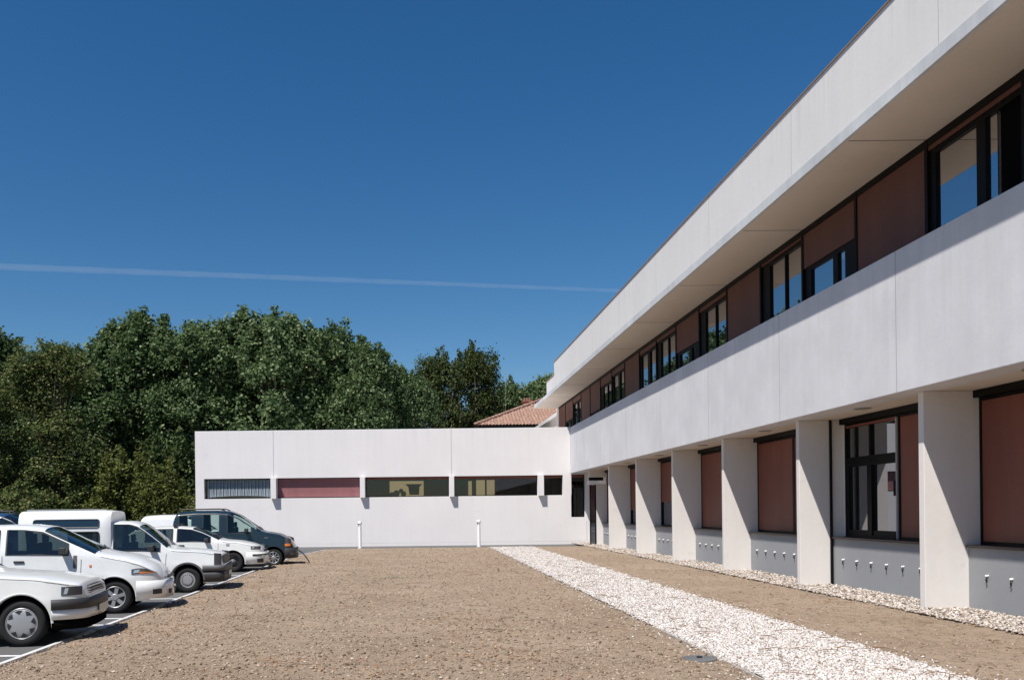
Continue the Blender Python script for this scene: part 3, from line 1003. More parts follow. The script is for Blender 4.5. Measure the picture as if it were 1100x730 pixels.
def make_car(name, sp, loc, yaw, label, cat, group, detail=True):
    c = Car(sp)
    t = empty(name, loc, yaw, label, cat, group)
    N1, N2, N3 = 9, 6, 8
    xs = c.stations()
    rings = []
    for x in xs:
        zb, be, zt, d = c.zb(x), c.belt(x), c.zt(x), c.drop(x)
        zs = zt - d
        ring = [(x, .0, zb), (x, c.yside(x, zb) * .72, zb)]
        for j in range(N1 + 1):
            z = zb + (be - zb) * j / N1
            ring.append((x, c.yside(x, z), z))
        for j in range(1, N2 + 1):
            z = be + (zs - be) * j / N2
            ring.append((x, c.yside(x, z), z))
        Ws = c.yside(x, zs)
        for j in range(1, N3 + 1):
            a = j / N3
            y = Ws * math.cos(a * math.pi / 2) if j < N3 else 0
            ring.append((x, y, c.top(x, y)))
        rings.append(ring)
    nr = len(rings[0])
    body, under = MB(), MB()
    from collections import defaultdict
    gl = defaultdict(MB)
    iw0, iw1 = 2 + N1, 2 + N1 + N2          # ring index range of the window rows
    def cls(xm, j, sgn):
        if j < 2: return under
        if iw0 + 0 <= j < iw1 - 0:
            for a, e in sp['windows']:
                if a < xm < e:
                    if c.zt(xm) - c.drop(xm) - c.belt(xm) > .06: return gl['window', a, sgn]
            return body
        if j >= iw1 + 1:
            for k in ('ws', 'rw'):
                if sp.get(k) and sp[k][0] < xm < sp[k][1]: return gl[k, 0, 0]
        return body
    for sgn in (1, -1):
        for i in range(len(xs) - 1):
            xm = (xs[i] + xs[i + 1]) / 2
            for j in range(nr - 1):
                q = [rings[i][j], rings[i + 1][j], rings[i + 1][j + 1], rings[i][j + 1]]
                q = [(a, sgn * b_, z) for a, b_, z in q]
                if sgn < 0: q = q[::-1]
                cls(xm, j, sgn).face(*q)
    for ri in (0, -1):                       # end caps
        r_ = rings[ri]
        for j in range(1, nr - 1):
            a, e = r_[j], r_[j + 1]
            body.face(a, e, (e[0], -e[1], e[2]), (a[0], -a[1], a[2]))
    bo = body.build('body', sp['paint'], t, smooth=True)
    md = bo.modifiers.new('edges', 'EDGE_SPLIT'); md.split_angle = R(38)
    GO = {}
    for key, mb in gl.items():
        go = mb.build({'window': 'side_window', 'ws': 'windscreen', 'rw': 'rear_window'}[key[0]], sp['glass'], t, smooth=True)
        GO[key] = go
        md = go.modifiers.new('edges', 'EDGE_SPLIT'); md.split_angle = R(30)
    W = sp['W']
    under.box(-sp['wb'] + sp['arch'] + .0, -sp['arch'] - .0, -W * .90, W * .90, sp['sill'] - .03, sp['sill'] + .05)
    under.box(c.x0 + .2, c.x1 - .22, -W * .62, W * .62, sp['sill'] + .02, sp['r'] + sp['arch'] + .02)
    under.build('underbody', M['under'], t)
    # cabin
    cab = MB()
    fl = c.sp['belt'][0][1] - .25
    for sx in sp['seats']:
        for sy in (-.36, .36):
            cab.box(sx - .06, sx + .08, sy - .22, sy + .22, .45, fl + .42)
            cab.box(sx - .03, sx + .05, sy - .12, sy + .12, fl + .42, fl + .60)
    cab.box(sp['ws'][0] - .15 if sp['ws'][0] > -1.6 else -.9, sp['ws'][0] + .25 if sp['ws'][0] > -1.6 else -.5, -W * .8, W * .8, .6, lerp_pts(sp['belt'], -.6) - .05)
    cab.build('cabin', M['seat_cloth'], t, bevel=.03)

    # ---- surface patches
    def sidepatch(b, x0, x1, zl, zh, off=.006, sides=(-1, 1), nx=12, nz=5, slant=0):
        f0 = zl if callable(zl) else (lambda x: zl)
        f1 = zh if callable(zh) else (lambda x: zh)
        for sgn in sides:
            g = []
            for i in range(nx + 1):
                x = x0 + (x1 - x0) * i / nx
                row = []
                for j in range(nz + 1):
                    z = f0(x) + (f1(x) - f0(x)) * j / nz
                    xx = x + slant * j / nz
                    row.append((xx, sgn * (c.yside(xx, z) + off), z))
                g.append(row)
            for i in range(nx):
                for j in range(nz):
                    b.face(g[i][j], g[i + 1][j], g[i + 1][j + 1], g[i][j + 1])
            for i in range(nx):              # thickness
                for j in (0, nz):
                    a, e = g[i][j], g[i + 1][j]
                    b.face(a, e, (e[0], e[1] - sgn * off * 1.6, e[2]), (a[0], a[1] - sgn * off * 1.6, a[2]))
            for i in (0, nx):
                for j in range(nz):
                    a, e = g[i][j], g[i][j + 1]
                    b.face(a, e, (e[0], e[1] - sgn * off * 1.6, e[2]), (a[0], a[1] - sgn * off * 1.6, a[2]))
        return b
    def toppatch(b, x0, x1, y0, y1, off=.008, nx=6, ny=6, z_off=0):
        g = []
        for i in range(nx + 1):
            x = x0 + (x1 - x0) * i / nx
            g.append([(x + off, y0 + (y1 - y0) * j / ny, c.top(x, y0 + (y1 - y0) * j / ny) + off) for j in range(ny + 1)])
        for i in range(nx):
            for j in range(ny): b.face(g[i][j], g[i + 1][j], g[i + 1][j + 1], g[i][j + 1])
        return b
    def wrap(b, xs_, z0, z1, off, bulge=.0, rear=False):
        """strip round the nose (or tail) from station xs_ outwards"""
        outl = []
        xe = c.x0 if rear else c.x1
        for i in range(15):
            u = i / 14
            x = xs_ + (xe - xs_) * (1 - (1 - u) ** 1.7)
            outl.append((x, u))
        sg = -1 if rear else 1
        def prof(z):
            P_ = [(x + sg * off * (u ** 2), c.yside(x, z) + off * (1 - u ** 3), z) for x, u in outl]
            ye = P_[-1][1]
            for q in (.8, .55, .28, 0):
                P_.append((xe + sg * (off + bulge * (1 - q * q)), ye * q, z))
            return P_ + [(a, -b_, z_) for a, b_, z_ in P_[-2::-1]]
        lo, mi, hi = prof(z0), prof((z0 + z1) / 2), prof(z1)
        ctr = lambda p, k: (p[0] - sg * k * (1 if abs(p[1]) < W * .7 else .2), p[1] * (1 - k * .8), p[2])
        li, hi2 = [ctr(p, .05) for p in lo], [ctr(p, .05) for p in hi]
        for A, B in ((li, lo), (lo, mi), (mi, hi), (hi, hi2)):
            for i in range(len(A) - 1): b.face(A[i], A[i + 1], B[i + 1], B[i])
        return b
    K = dict(c=c, t=t, side=sidepatch, top=toppatch, wrap=wrap, W=W, sp=sp)

    # black window surrounds and pillars
    for a, e in sp['windows']:
        for sgn in (-1, 1):
            fr = MB()
            n_ = 16
            lo_, hi_ = [], []
            for i in range(n_ + 1):
                x = a + (e - a) * i / n_
                zbl = c.belt(x); zs = c.zt(x) - c.drop(x)
                lo_.append((x, zbl)); hi_.append((x, zs))
            path = lo_ + hi_[::-1] + [lo_[0]]
            for (xa, za), (xb_, zb_) in zip(path, path[1:]):
                cx_, cz_ = (a + e) / 2, (lo_[8][1] + hi_[8][1]) / 2
                def inn(x, z, k=.028):
                    dx, dz = cx_ - x, cz_ - z
                    L = math.hypot(dx, dz) or 1
                    return x + dx / L * k, z + dz / L * k
                ia, ib = inn(xa, za), inn(xb_, zb_)
                q = [(xa, za), (xb_, zb_), ib, ia]
                fr.face(*[(x, sgn * (c.yside(x, z) + .004), z) for x, z in q])
            if ('window', a, sgn) in GO:
                fr.build('window_trim', M['plastic'], GO['window', a, sgn], fixn=False)

    # wheels
    def wheel(x, sgn):
        r = sp['r']; ri = r * sp.get('rim', .62)
        yo = sgn * (W - .03)
        wt = .19
        b = MB().lathe([(ri, -wt * sgn), (r * .93, -wt * sgn), (r, -wt * .85 * sgn), (r, -.03 * sgn), (r * .985, -.012 * sgn), (r * .90, .004 * sgn), (r * .76, .007 * sgn), (ri * 1.02, -.002 * sgn), (ri * .98, -.02 * sgn)], (0, 0, 0), 'y', 40)
        w = b.build('wheel', M['tyre'], t, smooth=True, fixn=False)
        w.location = (x, yo, r)
        if sgn > 0:
            for p_ in w.data.polygons: p_.flip()
        st = sp['wheel_style']
        rm = {'alloy': M['alloy'], 'cap': M['hubcap'], 'disc': M['hubcap'], 'steel': M['steel_dark']}[st]
        b = MB().lathe([(ri * 1.0, 0), (ri * .97, .006 * sgn), (ri * .88, -.012 * sgn), (ri * .86, -.045 * sgn), (.001, -.05 * sgn)], (0, 0, 0), 'y', 36)
        back = b.build('rim', rm if st != 'alloy' else M['alloy'], w, smooth=True, fixn=False)
        md_ = back.modifiers.new('e', 'EDGE_SPLIT'); md_.split_angle = R(40)
        f_ = MB(); dk = MB()
        s_ = sgn
        if st == 'alloy':
            dk.lathe([(ri * .86, -.040 * s_), (.001, -.040 * s_)], (0, 0, 0), 'y', 36)
            ns = sp.get('spokes', 5)
            for k in range(ns):
                a = 2 * math.pi * k / ns + .3
                for (r0, r1, w0, w1, y0, y1) in ((ri * .15, ri * .9, .5, .62, -.004, -.008),):
                    ca, sa = math.cos(a), math.sin(a)
                    hw0, hw1 = sp.get('spoke_w', .045) * .9, sp.get('spoke_w', .045) * 1.0
                    p = [(r0 * ca - hw0 * sa, y0 * s_, r0 * sa + hw0 * ca), (r0 * ca + hw0 * sa, y0 * s_, r0 * sa - hw0 * ca), (r1 * ca + hw1 * sa, y1 * s_, r1 * sa - hw1 * ca), (r1 * ca - hw1 * sa, y1 * s_, r1 * sa + hw1 * ca)]
                    q = [(x_, -.038 * s_, z_) for x_, y_, z_ in p]
                    f_.face(*p)
                    for i in range(4): f_.face(p[i], p[(i + 1) % 4], q[(i + 1) % 4], q[i])
            f_.lathe([(ri * .30, -.035 * s_), (ri * .30, .0 * s_), (ri * .24, .006 * s_), (.001, .006 * s_)], (0, 0, 0), 'y', 24)
            f_.build('spokes', M['alloy'], w, fixn=False)
            dk.build('brake_shadow', M['steel_dark'], w, fixn=False)
        elif st == 'cap':
            f_.lathe([(ri * .95, -.006 * s_), (ri * .86, .006 * s_), (ri * .60, .016 * s_), (ri * .25, .020 * s_), (.001, .020 * s_)], (0, 0, 0), 'y', 36)
            f_.build('hubcap', M['hubcap'], w, smooth=True, fixn=False)
            for k in range(8):
                a = 2 * math.pi * k / 8 + .2
                for da0, da1 in ((-.20, .20),):
                    r0, r1 = ri * .58, ri * .86
                    pts_ = [(r0 * math.cos(a) , .018 * s_, r0 * math.sin(a)), (r1 * math.cos(a - .29), .010 * s_, r1 * math.sin(a - .29)), (r1 * 1.03 * math.cos(a), .009 * s_, r1 * 1.03 * math.sin(a)), (r1 * math.cos(a + .29), .010 * s_, r1 * math.sin(a + .29))]
                    dk.face(*pts_)
            dk.build('cap_vents', M['steel_dark'], w, fixn=False)
        elif st == 'disc':
            f_.lathe([(ri * .94, -.008 * s_), (ri * .80, .002 * s_), (ri * .62, .0 * s_), (ri * .58, .014 * s_), (.001, .018 * s_)], (0, 0, 0), 'y', 36)
            f_.build('hubcap', M['hubcap'], w, smooth=False, fixn=False)
            for k in range(16):
                a = 2 * math.pi * k / 16
                dk.lathe([(.013, .003 * s_), (.001, .003 * s_)], (ri * .71 * math.cos(a), .003 * s_, ri * .71 * math.sin(a)), 'y', 8)
            dk.build('cap_vents', M['steel_dark'], w, fixn=False)
        else:
            f_.lathe([(ri * .55, -.045 * s_), (ri * .5, -.01 * s_), (ri * .3, -.006 * s_), (ri * .25, .01 * s_), (.001, .012 * s_)], (0, 0, 0), 'y', 24)
            f_.build('hub', M['plastic_mid'], w, smooth=True, fixn=False)
    for x in (0, -sp['wb']):
        for sgn in (-1, 1): wheel(x, sgn)
    if detail:
        # arch lip, door gaps, handles, mirrors, wipers
        for x, z0, z1, sl in sp['seams']:
            for sgn in (-1, 1):
                sidepatch(MB(), x - .006, x + .006, z0, z1, .0035, (sgn,), nx=1, nz=10, slant=sl).build('door_gap', M['seam_dark'] if sp.get('dark') else M['seam'], t, fixn=False)
        xa_, xb_ = sp['ws'][1] + .10, c.x1 - .22
        for sgn in (-1, 1):
            pl = []
            for q in np.linspace(0, 1, 14):
                x = xa_ + (xb_ - xa_) * q
                z = c.zt(x) - c.drop(x) - .012
                pl.append((x, sgn * (c.yside(x, z) + .001), z))
            MB().tube(pl, .0045, 5).build('bonnet_gap', M['seam_dark'] if sp.get('dark') else M['seam'], t)
        for x, z in sp['handles']:
            for sgn in (-1, 1):
                y = sgn * (c.yside(x, z) + .012)
                MB().box(x - .09, x + .09, y - .012, y + .014, z - .02, z + .02).build('door_handle', sp.get('handle_mat', M['plastic']), t, bevel=.008)
        for sgn in (-1, 1):
            mx, mz = sp['mirror']
            y = sgn * (c.yside(mx, mz) + .10)
            b = MB().box(mx - .05, mx + .07, y - .10, y + .10, mz - .055, mz + .075)
            b.tube([(mx, y - sgn * .2, mz - .07), (mx, y - sgn * .05, mz - .02)], .03, 6)
            b.build('wing_mirror', M['plastic'], t, bevel=.03)
        x0w, x1w = sp['ws'][1], sp['ws'][0]
        for yy in (-.5, .1):
            p0 = (x0w + .03, yy, c.top(x0w + .03, yy) + .02); p1 = (x0w - .14, yy + .42, c.top(x0w - .14, yy + .42) + .02)
            MB().tube([p0, p1], .010, 5).build('wiper', M['plastic'], t)
        for wx in (0, -sp['wb']):
            for sgn in (-1, 1):
                lip = MB()
                R0 = sp['arch']
                prev = None
                for k in range(25):
                    a = math.pi * k / 24
                    o_, i_ = [], []
                    zc = sp['r']
                    xo, zo = wx + (R0 + sp.get('lip', .03)) * math.cos(a), zc + (R0 + sp.get('lip', .03)) * math.sin(a)
                    xi, zi = wx + R0 * math.cos(a), zc + R0 * math.sin(a)
                    po = (xo, sgn * (c.yside(xo, min(zo, 1.0)) + .003), zo)
                    pm = (xi, sgn * (c.yside(xi, min(zi, 1.0)) + .016), zi)
                    pi_ = (xi, sgn * (c.yside(xi, min(zi, 1.0)) - .09), zi)
                    if prev:
                        lip.face(prev[0], po, pm, prev[1]); lip.face(prev[1], pm, pi_, prev[2])
                    prev = (po, pm, pi_)
                lip.build('arch_lip', sp.get('lip_mat', sp['paint']), t, smooth=True)
    if sp.get('extras'): sp['extras'](K)
    return t

def bumper_simple(K, z0, z1, mat, xs_=.42, off=.02, name='bumper', bulge=.03, rear=True):
    K['wrap'](MB(), xs_, z0, z1, off, bulge).build(name, mat, K['t'], smooth=True)
    if rear: K['wrap'](MB(), -K['sp']['wb'] - K['sp']['arch'] - .03, z0, z1, off, bulge, True).build('rear_' + name.replace('front_', ''), mat, K['t'], smooth=True)

def headlamps(K, x0, x1, z0, z1, amber=None, slant=0, off=.008):
    for sgn in (-1, 1):
        b = K['side'](MB(), x0, x1, z0, z1, off, (sgn,), slant=slant)
        h = b.build('headlight', M['lens'], K['t'], smooth=True, fixn=False)
        f0 = z0 if callable(z0) else (lambda x: z0)
        f1 = z1 if callable(z1) else (lambda x: z1)
        K['side'](MB(), x0 + .03, x0 + (x1 - x0) * .30, lambda x: f0(x) + .02, lambda x: f1(x) - .02, off + .003, (sgn,), slant=.02).build('reflector', M['reflector'], h, fixn=False)
        if amber:
            K['side'](MB(), *amber, off + .004, (sgn,)).build('indicator', M['amber'], h, fixn=False)

def plate(K, z0, z1, off=.075):
    x = K['c'].x1 + off
    b = MB().box(x, x + .012, -.26, .26, z0, z1)
    b.build('number_plate', M['plate'], K['t'])

# --- car 1: white saloon, only its nose in the frame
def ex1(K):
    t, W, c = K['t'], K['W'], K['c']
    bumper_simple(K, .50, .64, M['plastic'], .40, .03, 'bumper', .05)
    bumper_simple(K, .36, .497, M['car_white_b'], .40, .012, 'front_apron', .05)
    bumper_simple(K, .22, .357, M['under'], .42, .0, 'chin_spoiler', .02, False)
    headlamps(K, .52, .765, .69, .81, None)
    g = K['top'](MB(), .765, .815, -W * .5, W * .5, .006, 3, 8).build('grille', M['plastic'], t, fixn=False)
    for z in (.70, .735, .77):
        MB().box(.792 - (z - .70) * .25, .827 - (z - .70) * .25, -W * .50, W * .50, z, z + .014).build('grille_bar', M['hubcap'], g)
    for sgn in (-1, 1): K['side'](MB(), -2.2, -.42, .50, .57, .012, (sgn,), nx=20).build('rub_strip', M['plastic'], t, fixn=False)
    plate(K, .40, .51, .07)
car1 = dict(W=.86, wb=2.67, r=.318, arch=.395, sill=.24, chin=.36, roof=1.44, tumble=.18, rim=.68, paint=M['car_white_b'], glass=M['car_glass'],
    top=[(-3.66, .62), (-3.62, .98), (-3.55, 1.06), (-3.0, 1.10), (-2.88, 1.12), (-2.25, 1.40), (-1.9, 1.44), (-1.5, 1.44), (-1.25, 1.40), (-.68, 1.04), (-.5, 1.02), (.2, .965), (.55, .90), (.73, .855), (.77, .83), (.805, .66), (.83, .64)],
    belt=[(-4, 1.02), (-1, .98), (.9, .84)], drop=[(-4, .06), (-.5, .06), (0, .05), (.6, .045), (.9, .02)],
    windows=[(-2.62, -1.96), (-1.88, -.82)], ws=(-1.22, -.72), rw=(-2.86, -2.3), seats=(-1.45, -2.2), nose_in=.42, nose_round=.62,
    seams=[(-.52, .3, .93, .02), (-1.82, .3, .98, 0)], handles=[(-1.62, .86), (-2.5, .86)], mirror=(-.95, 1.07), wheel_style='cap', extras=ex1)

# --- car 2: white rounded hatchback
def ex2(K):
    t, W, c = K['t'], K['W'], K['c']
    K['wrap'](MB(), .38, .25, .58, .012, .05).build('bumper', M['car_white'], t, smooth=True)
    K['wrap'](MB(), -K['sp']['wb'] - .42, .25, .6, .012, .05, True).build('rear_bumper', M['car_white'], t, smooth=True)
    headlamps(K, .30, .72, lambda x: .71 + .05 * (x - .3), lambda x: .80 + .14 * (x - .3) - .9 * max(0, x - .42) ** 1.6, (.44, .72, lambda x: .715 + .05 * (x - .3), lambda x: .755 - .05 * (x - .44)), off=.012)
    b = MB().box(.855, .885, -W * .38, W * .38, .60, .655)
    b.build('grille', M['plastic'], t, bevel=.01)
    MB().box(.88, .90, -W * .3, W * .3, .622, .632).build('grille_bars', M['chrome'], t)
    b = MB().box(.885, .915, -W * .36, W * .36, .31, .39); b.build('lower_grille', M['plastic'], t)
    for sgn in (-1, 1):
        K['side'](MB(), .66, .80, .33, .42, .018, (sgn,)).build('fog_lamp_recess', M['plastic'], t, fixn=False)
    for sgn in (-1, 1):
        K['side'](MB(), .0 - .44, -.40, .86, .90, .01, (sgn,), nx=3).build('side_repeater', M['amber'], t, fixn=False)
    for sgn in (-1, 1): K['side'](MB(), -.72, -.655, .84, 1.07, .006, (sgn,), nx=3, nz=6).build('corner_trim', M['plastic_mid'], t, fixn=False)
car2 = dict(W=.84, wb=2.48, r=.30, arch=.37, sill=.22, roof=1.62, tumble=.17, rim=.66, paint=M['car_white'], glass=M['car_glass'], spokes=6, spoke_w=.033,
    top=[(-3.12, .62), (-3.08, 1.05), (-2.98, 1.25), (-2.72, 1.56), (-2.45, 1.635), (-1.9, 1.645), (-1.6, 1.64), (-1.27, 1.60), (-.92, 1.43), (-.30, 1.13), (-.15, 1.10), (.22, 1.04), (.45, .965), (.65, .86), (.78, .74), (.835, .60), (.86, .56)],
    belt=[(-4, 1.12), (-2, 1.09), (-.5, 1.06), (.9, .8)], drop=[(-4, .09), (-1, .09), (-.2, .07), (.3, .09), (.9, .09)],
    windows=[(-2.75, -2.0), (-1.90, -.80)], ws=(-1.25, -.34), rw=(-3.0, -2.7), seats=(-1.55, -2.3), nose_in=.60, nose_round=.85,
    seams=[(-.60, .3, 1.0, .02), (-1.95, .3, 1.08, 0)], handles=[(-1.66, .97), (-2.36, .97)], mirror=(-.88, 1.15), wheel_style='alloy', extras=ex2)

# --- car 3: white high-top box van
def ex3(K):
    t, W, c = K['t'], K['W'], K['c']
    # raised cargo box with rounded edges
    def sec(x, k):
        w0, w1 = W * .995 * k, W * .93 * k
        zt = 1.90 - (1 - k) * .6
        pts = [(w0, 1.02), (w0, 1.5), (w1 + .01, zt - .14), (w1 - .05, zt - .04), (w1 - .14, zt), (0, zt + .012)]
        return [(x, y, z) for y, z in pts] + [(x, -y, z) for y, z in pts[-2::-1]]
    b = MB()
    st = [sec(-3.72, .95), sec(-3.68, .985), sec(-3.58, 1), sec(-1.86, 1), sec(-1.76, .985), sec(-1.70, .95)]
    for A, B in zip(st, st[1:]):
        for i in range(len(A) - 1): b.face(A[i], A[i + 1], B[i + 1], B[i])
    b.face(*st[0]); b.face(*st[-1])
    bx = b.build('cargo_box', M['car_white'], t, smooth=True)
    md = bx.modifiers.new('e', 'EDGE_SPLIT'); md.split_angle = R(35)
    def boxwin(x0, x1, z0, z1, name):
        for sgn in (-1, 1):
            yy = lambda z: sgn * (W * .995 - (W * .055) * max(0, (z - 1.5) / .26) + .006)
            r = .05
            pts = []
            for cx, cz, a0 in ((x1 - r, z1 - r, 0), (x0 + r, z1 - r, 90), (x0 + r, z0 + r, 180), (x1 - r, z0 + r, 270)):
                for k in range(5):
                    a = R(a0 + 22.5 * k); pts.append((cx + r * math.cos(a), cz + r * math.sin(a)))
            b = MB(); b.face(*[(x, yy(z), z) for x, z in pts])
            w = b.build(name, M['glass_car_dark'], bx, fixn=False)
            b = MB()
            for (xa, za), (xb_, zb_) in zip(pts, pts[1:] + pts[:1]):
                b.tube([(xa, yy(za), za), (xb_, yy(zb_), zb_)], .014, 5)
            b.build('rubber_seal', M['plastic'], bx)
    boxwin(-3.38, -1.95, 1.52, 1.70, 'side_window')
    boxwin(-2.62, -1.95, 1.10, 1.42, 'side_window')
    for yy in (-.5, .5): MB().box(-3.6, -2.1, yy - .02, yy + .02, 1.905, 1.94).build('roof_rail', M['chrome'], bx)
    K['wrap'](MB(), .34, .50, .62, .03, .05).build('bumper', M['plastic_mid'], t, smooth=True)
    K['wrap'](MB(), .36, .24, .497, .01, .03).build('front_apron', M['plastic'], t, smooth=True)
    # black corner lamp unit and grille
    for sgn in (-1, 1):
        K['side'](MB(), .60, .76, .63, lambda x: .90 - .10 * (x - .6), .012, (sgn,), nx=6).build('headlight', M['plastic'], t, fixn=False)
    MB().box(.78, .805, -W * .72, W * .72, .63, .85).build('grille', M['plastic'], t, bevel=.01)
    for sgn in (-1, 1): K['side'](MB(), -2.3, -.40, .40, .50, .012, (sgn,), nx=16).build('rub_strip', M['plastic'], t, fixn=False)
    plate(K, .36, .46, .05)
M['glass_car_dark'] = glass_coated('dark_van_glass', 1.9, (.9, .95, 1), .0, (.012, .02, .024))
car3 = dict(W=.80, wb=2.58, r=.29, arch=.36, sill=.22, roof=1.66, tumble=.14, rim=.60, paint=M['car_white'], glass=M['car_glass'],
    top=[(-3.62, .6), (-3.60, 1.55), (-3.5, 1.60), (-1.9, 1.66), (-1.3, 1.655), (-1.12, 1.60), (-.92, 1.46), (-.42, 1.04), (-.3, 1.01), (.3, .955), (.62, .90), (.74, .86), (.775, .70), (.79, .62), (.82, .58)],
    belt=[(-4, .98), (-1, .96), (.8, .86)], drop=[(-4, .07), (-1, .07), (0, .04), (.8, .02)],
    windows=[(-1.66, -.60)], ws=(-1.08, -.46), rw=None, seats=(-1.45,), nose_in=.14, nose_round=.22,
    seams=[(-.52, .3, .90, .05), (-1.72, .3, 1.55, 0)], handles=[(-1.5, .86)], mirror=(-.80, 1.02), wheel_style='disc', extras=ex3, lip=.05, lip_mat=M['plastic_mid'])

# --- car 4: white estate
def ex4(K):
    t, W, c = K['t'], K['W'], K['c']
    K['wrap'](MB(), .40, .24, .60, .012, .06).build('bumper', M['car_white_b'], t, smooth=True)
    K['wrap'](MB(), .60, .50, .545, .022, .06).build('bumper_strip', M['plastic'], t, smooth=True)
    headlamps(K, .55, .84, .70, .79, None, off=.01)
    for sgn in (-1, 1):
        K['side'](MB(), .74, .92, .28, .40, .02, (sgn,)).build('fog_lamp_recess', M['plastic'], t, fixn=False)
    MB().box(.90, .93, -W * .45, W * .45, .62, .68).build('grille', M['plastic'], t, bevel=.01)
    for sgn in (-1, 1): K['side'](MB(), -.20, -.10, .80, .885, .006, (sgn,), nx=3).build('wing_badge', M['hubcap'], t, fixn=False)
    for x in (-1.75, -2.9):
        b = MB()
        b.box(x - .03, x + .03, -W * .82, W * .82, 1.47, 1.50)
        for s_ in (-1, 1): b.box(x - .05, x + .05, s_ * W * .76 - .04, s_ * W * .76 + .04, 1.38, 1.475)
        b.build('roof_bar', M['plastic'], t, bevel=.01)
car4 = dict(W=.85, wb=2.6, r=.305, arch=.365, sill=.24, roof=1.42, tumble=.19, rim=.60, paint=M['car_white_b'], glass=M['car_glass'],
    top=[(-3.45, .6), (-3.42, 1.0), (-3.3, 1.15), (-2.95, 1.38), (-2.4, 1.425), (-1.7, 1.43), (-1.25, 1.40), (-.95, 1.30), (-.38, 1.02), (-.25, .99), (.2, .95), (.55, .87), (.8, .77), (.90, .66), (.95, .54), (.97, .5)],
    belt=[(-4, .96), (-1, .94), (.9, .78)], drop=[(-4, .07), (-1, .07), (0, .06), (.9, .06)],
    windows=[(-2.65, -1.80), (-1.70, -.66)], ws=(-1.22, -.42), rw=(-3.3, -2.9), seats=(-1.5, -2.3), nose_in=.46, nose_round=.62,
    seams=[(-.46, .3, .90, .02), (-1.75, .3, .93, 0)], handles=[(-1.55, .84), (-2.4, .84)], mirror=(-.80, .98), wheel_style='steel', extras=ex4)

# --- car 5: dark blue people carrier
def ex5(K):
    t, W, c = K['t'], K['W'], K['c']
    K['wrap'](MB(), .38, .27, .62, .02, .04).build('bumper', M['plastic'], t, smooth=True)
    for sgn in (-1, 1):
        h = K['side'](MB(), .40, .60, .76, lambda x: .99 - .35 * (x - .4), .012, (sgn,), slant=-.02).build('headlight', M['lens'], t, fixn=False)
        K['side'](MB(), .38, .57, .68, .76, .014, (sgn,)).build('indicator', M['amber'], h, fixn=False)
        K['side'](MB(), .56, .66, .38, .46, .03, (sgn,)).build('fog_lamp', M['lens'], t, fixn=False)
    for sgn in (-1, 1): K['side'](MB(), -.30, -.18, .95, .99, .008, (sgn,), nx=3).build('side_badge', M['plastic_mid'], t, fixn=False)
    for sgn in (-1, 1): K['side'](MB(), -2.2, -.40, .42, .52, .012, (sgn,), nx=16).build('rub_strip', M['plastic'], t, fixn=False)
    for s_ in (-1, 1):
        yy = s_ * W * .73
        b = MB()
        b.tube([(-3.2, yy, 1.89), (-3.1, yy, 1.955), (-1.8, yy, 1.965), (-1.62, yy, 1.90)], .022, 6)
        b.build('roof_rail', M['plastic'], t, smooth=True)
    plate(K, .40, .50, .05)
car5 = dict(W=.84, wb=2.60, r=.30, arch=.37, sill=.26, roof=1.90, tumble=.13, rim=.66, paint=M['car_blue'], glass=M['car_glass_clear'], spokes=9, spoke_w=.016, dark=1,
    top=[(-3.42, .6), (-3.40, 1.3), (-3.32, 1.75), (-3.2, 1.88), (-2.6, 1.92), (-1.9, 1.92), (-1.5, 1.89), (-1.15, 1.75), (-.42, 1.22), (-.28, 1.18), (.2, 1.10), (.48, .96), (.62, .80), (.68, .66), (.72, .6)],
    belt=[(-4, 1.16), (-.5, 1.12), (.7, .8)], drop=[(-4, .13), (-1, .13), (-.2, .07), (.7, .08)],
    windows=[(-3.15, -2.72), (-2.35, -1.80), (-1.55, -.72)], ws=(-1.42, -.46), rw=(-3.41, -3.3), seats=(-1.42,), nose_in=.42, nose_round=.55,
    seams=[(-.52, .3, 1.05, .02), (-1.68, .3, 1.78, 0)], handles=[(-1.4, .98), (-2.45, .98)], mirror=(-.90, 1.22), wheel_style='alloy', extras=ex5)

G = 'cars parked nose to the soil'
CARS = []
CARS.append(make_car('saloon_car', car1, (-5.542, 12.61, 0), R(7.5), 'nearest white saloon car with grey hubcap and dark bumper stripe, cut off at left', 'car', G))
CARS.append(make_car('hatchback_car', car2, (-5.602, 16.44, 0), R(7), 'white hatchback car with silver spoked wheels and amber headlamps, second from the camera', 'car', G))
CARS.append(make_car('box_van', car3, (-5.314, 20.40, 0), R(6), 'white high roofed small van with black corner lamps and side windows in its box', 'van', G))
CARS.append(make_car('estate_car', car4, (-5.694, 27.15, 0), R(5), 'white car with black steel wheels and a roof rack, beside the dark blue people carrier', 'car', G))
CARS.append(make_car('people_carrier', car5, (-4.859, 29.74, 0), R(4), 'dark blue tall people carrier with roof rails in front of the low white wing', 'car', G))
# background row
car6 = dict(car5); car6['paint'] = paint('navy_car_paint', (.02, .045, .10)); car6['glass'] = M['car_glass']
make_car('people_carrier', car6, (-11.5, 27.6, 0), R(0), 'dark blue tall car whose roof shows behind the hatchback at left edge', 'car', 'cars parked in the far row', detail=False)
def ex7(K):
    K['wrap'](MB(), .34, .30, .55, .02, .03).build('bumper', M['plastic'], K['t'], smooth=True)
car7 = dict(car5); car7['paint'] = M['car_white']; car7['glass'] = M['car_glass']; car7['extras'] = ex7; car7['windows'] = []; car7['rw'] = None
car7['top'] = [(a, b_ * .93) for a, b_ in car5['top']]; car7['roof'] = 1.80
make_car('van', car7, (-7.7, 35.0, 0), R(0), 'white van mostly hidden, its roof showing behind the roof rack of the white car', 'van', 'cars parked in the far row', detail=False)

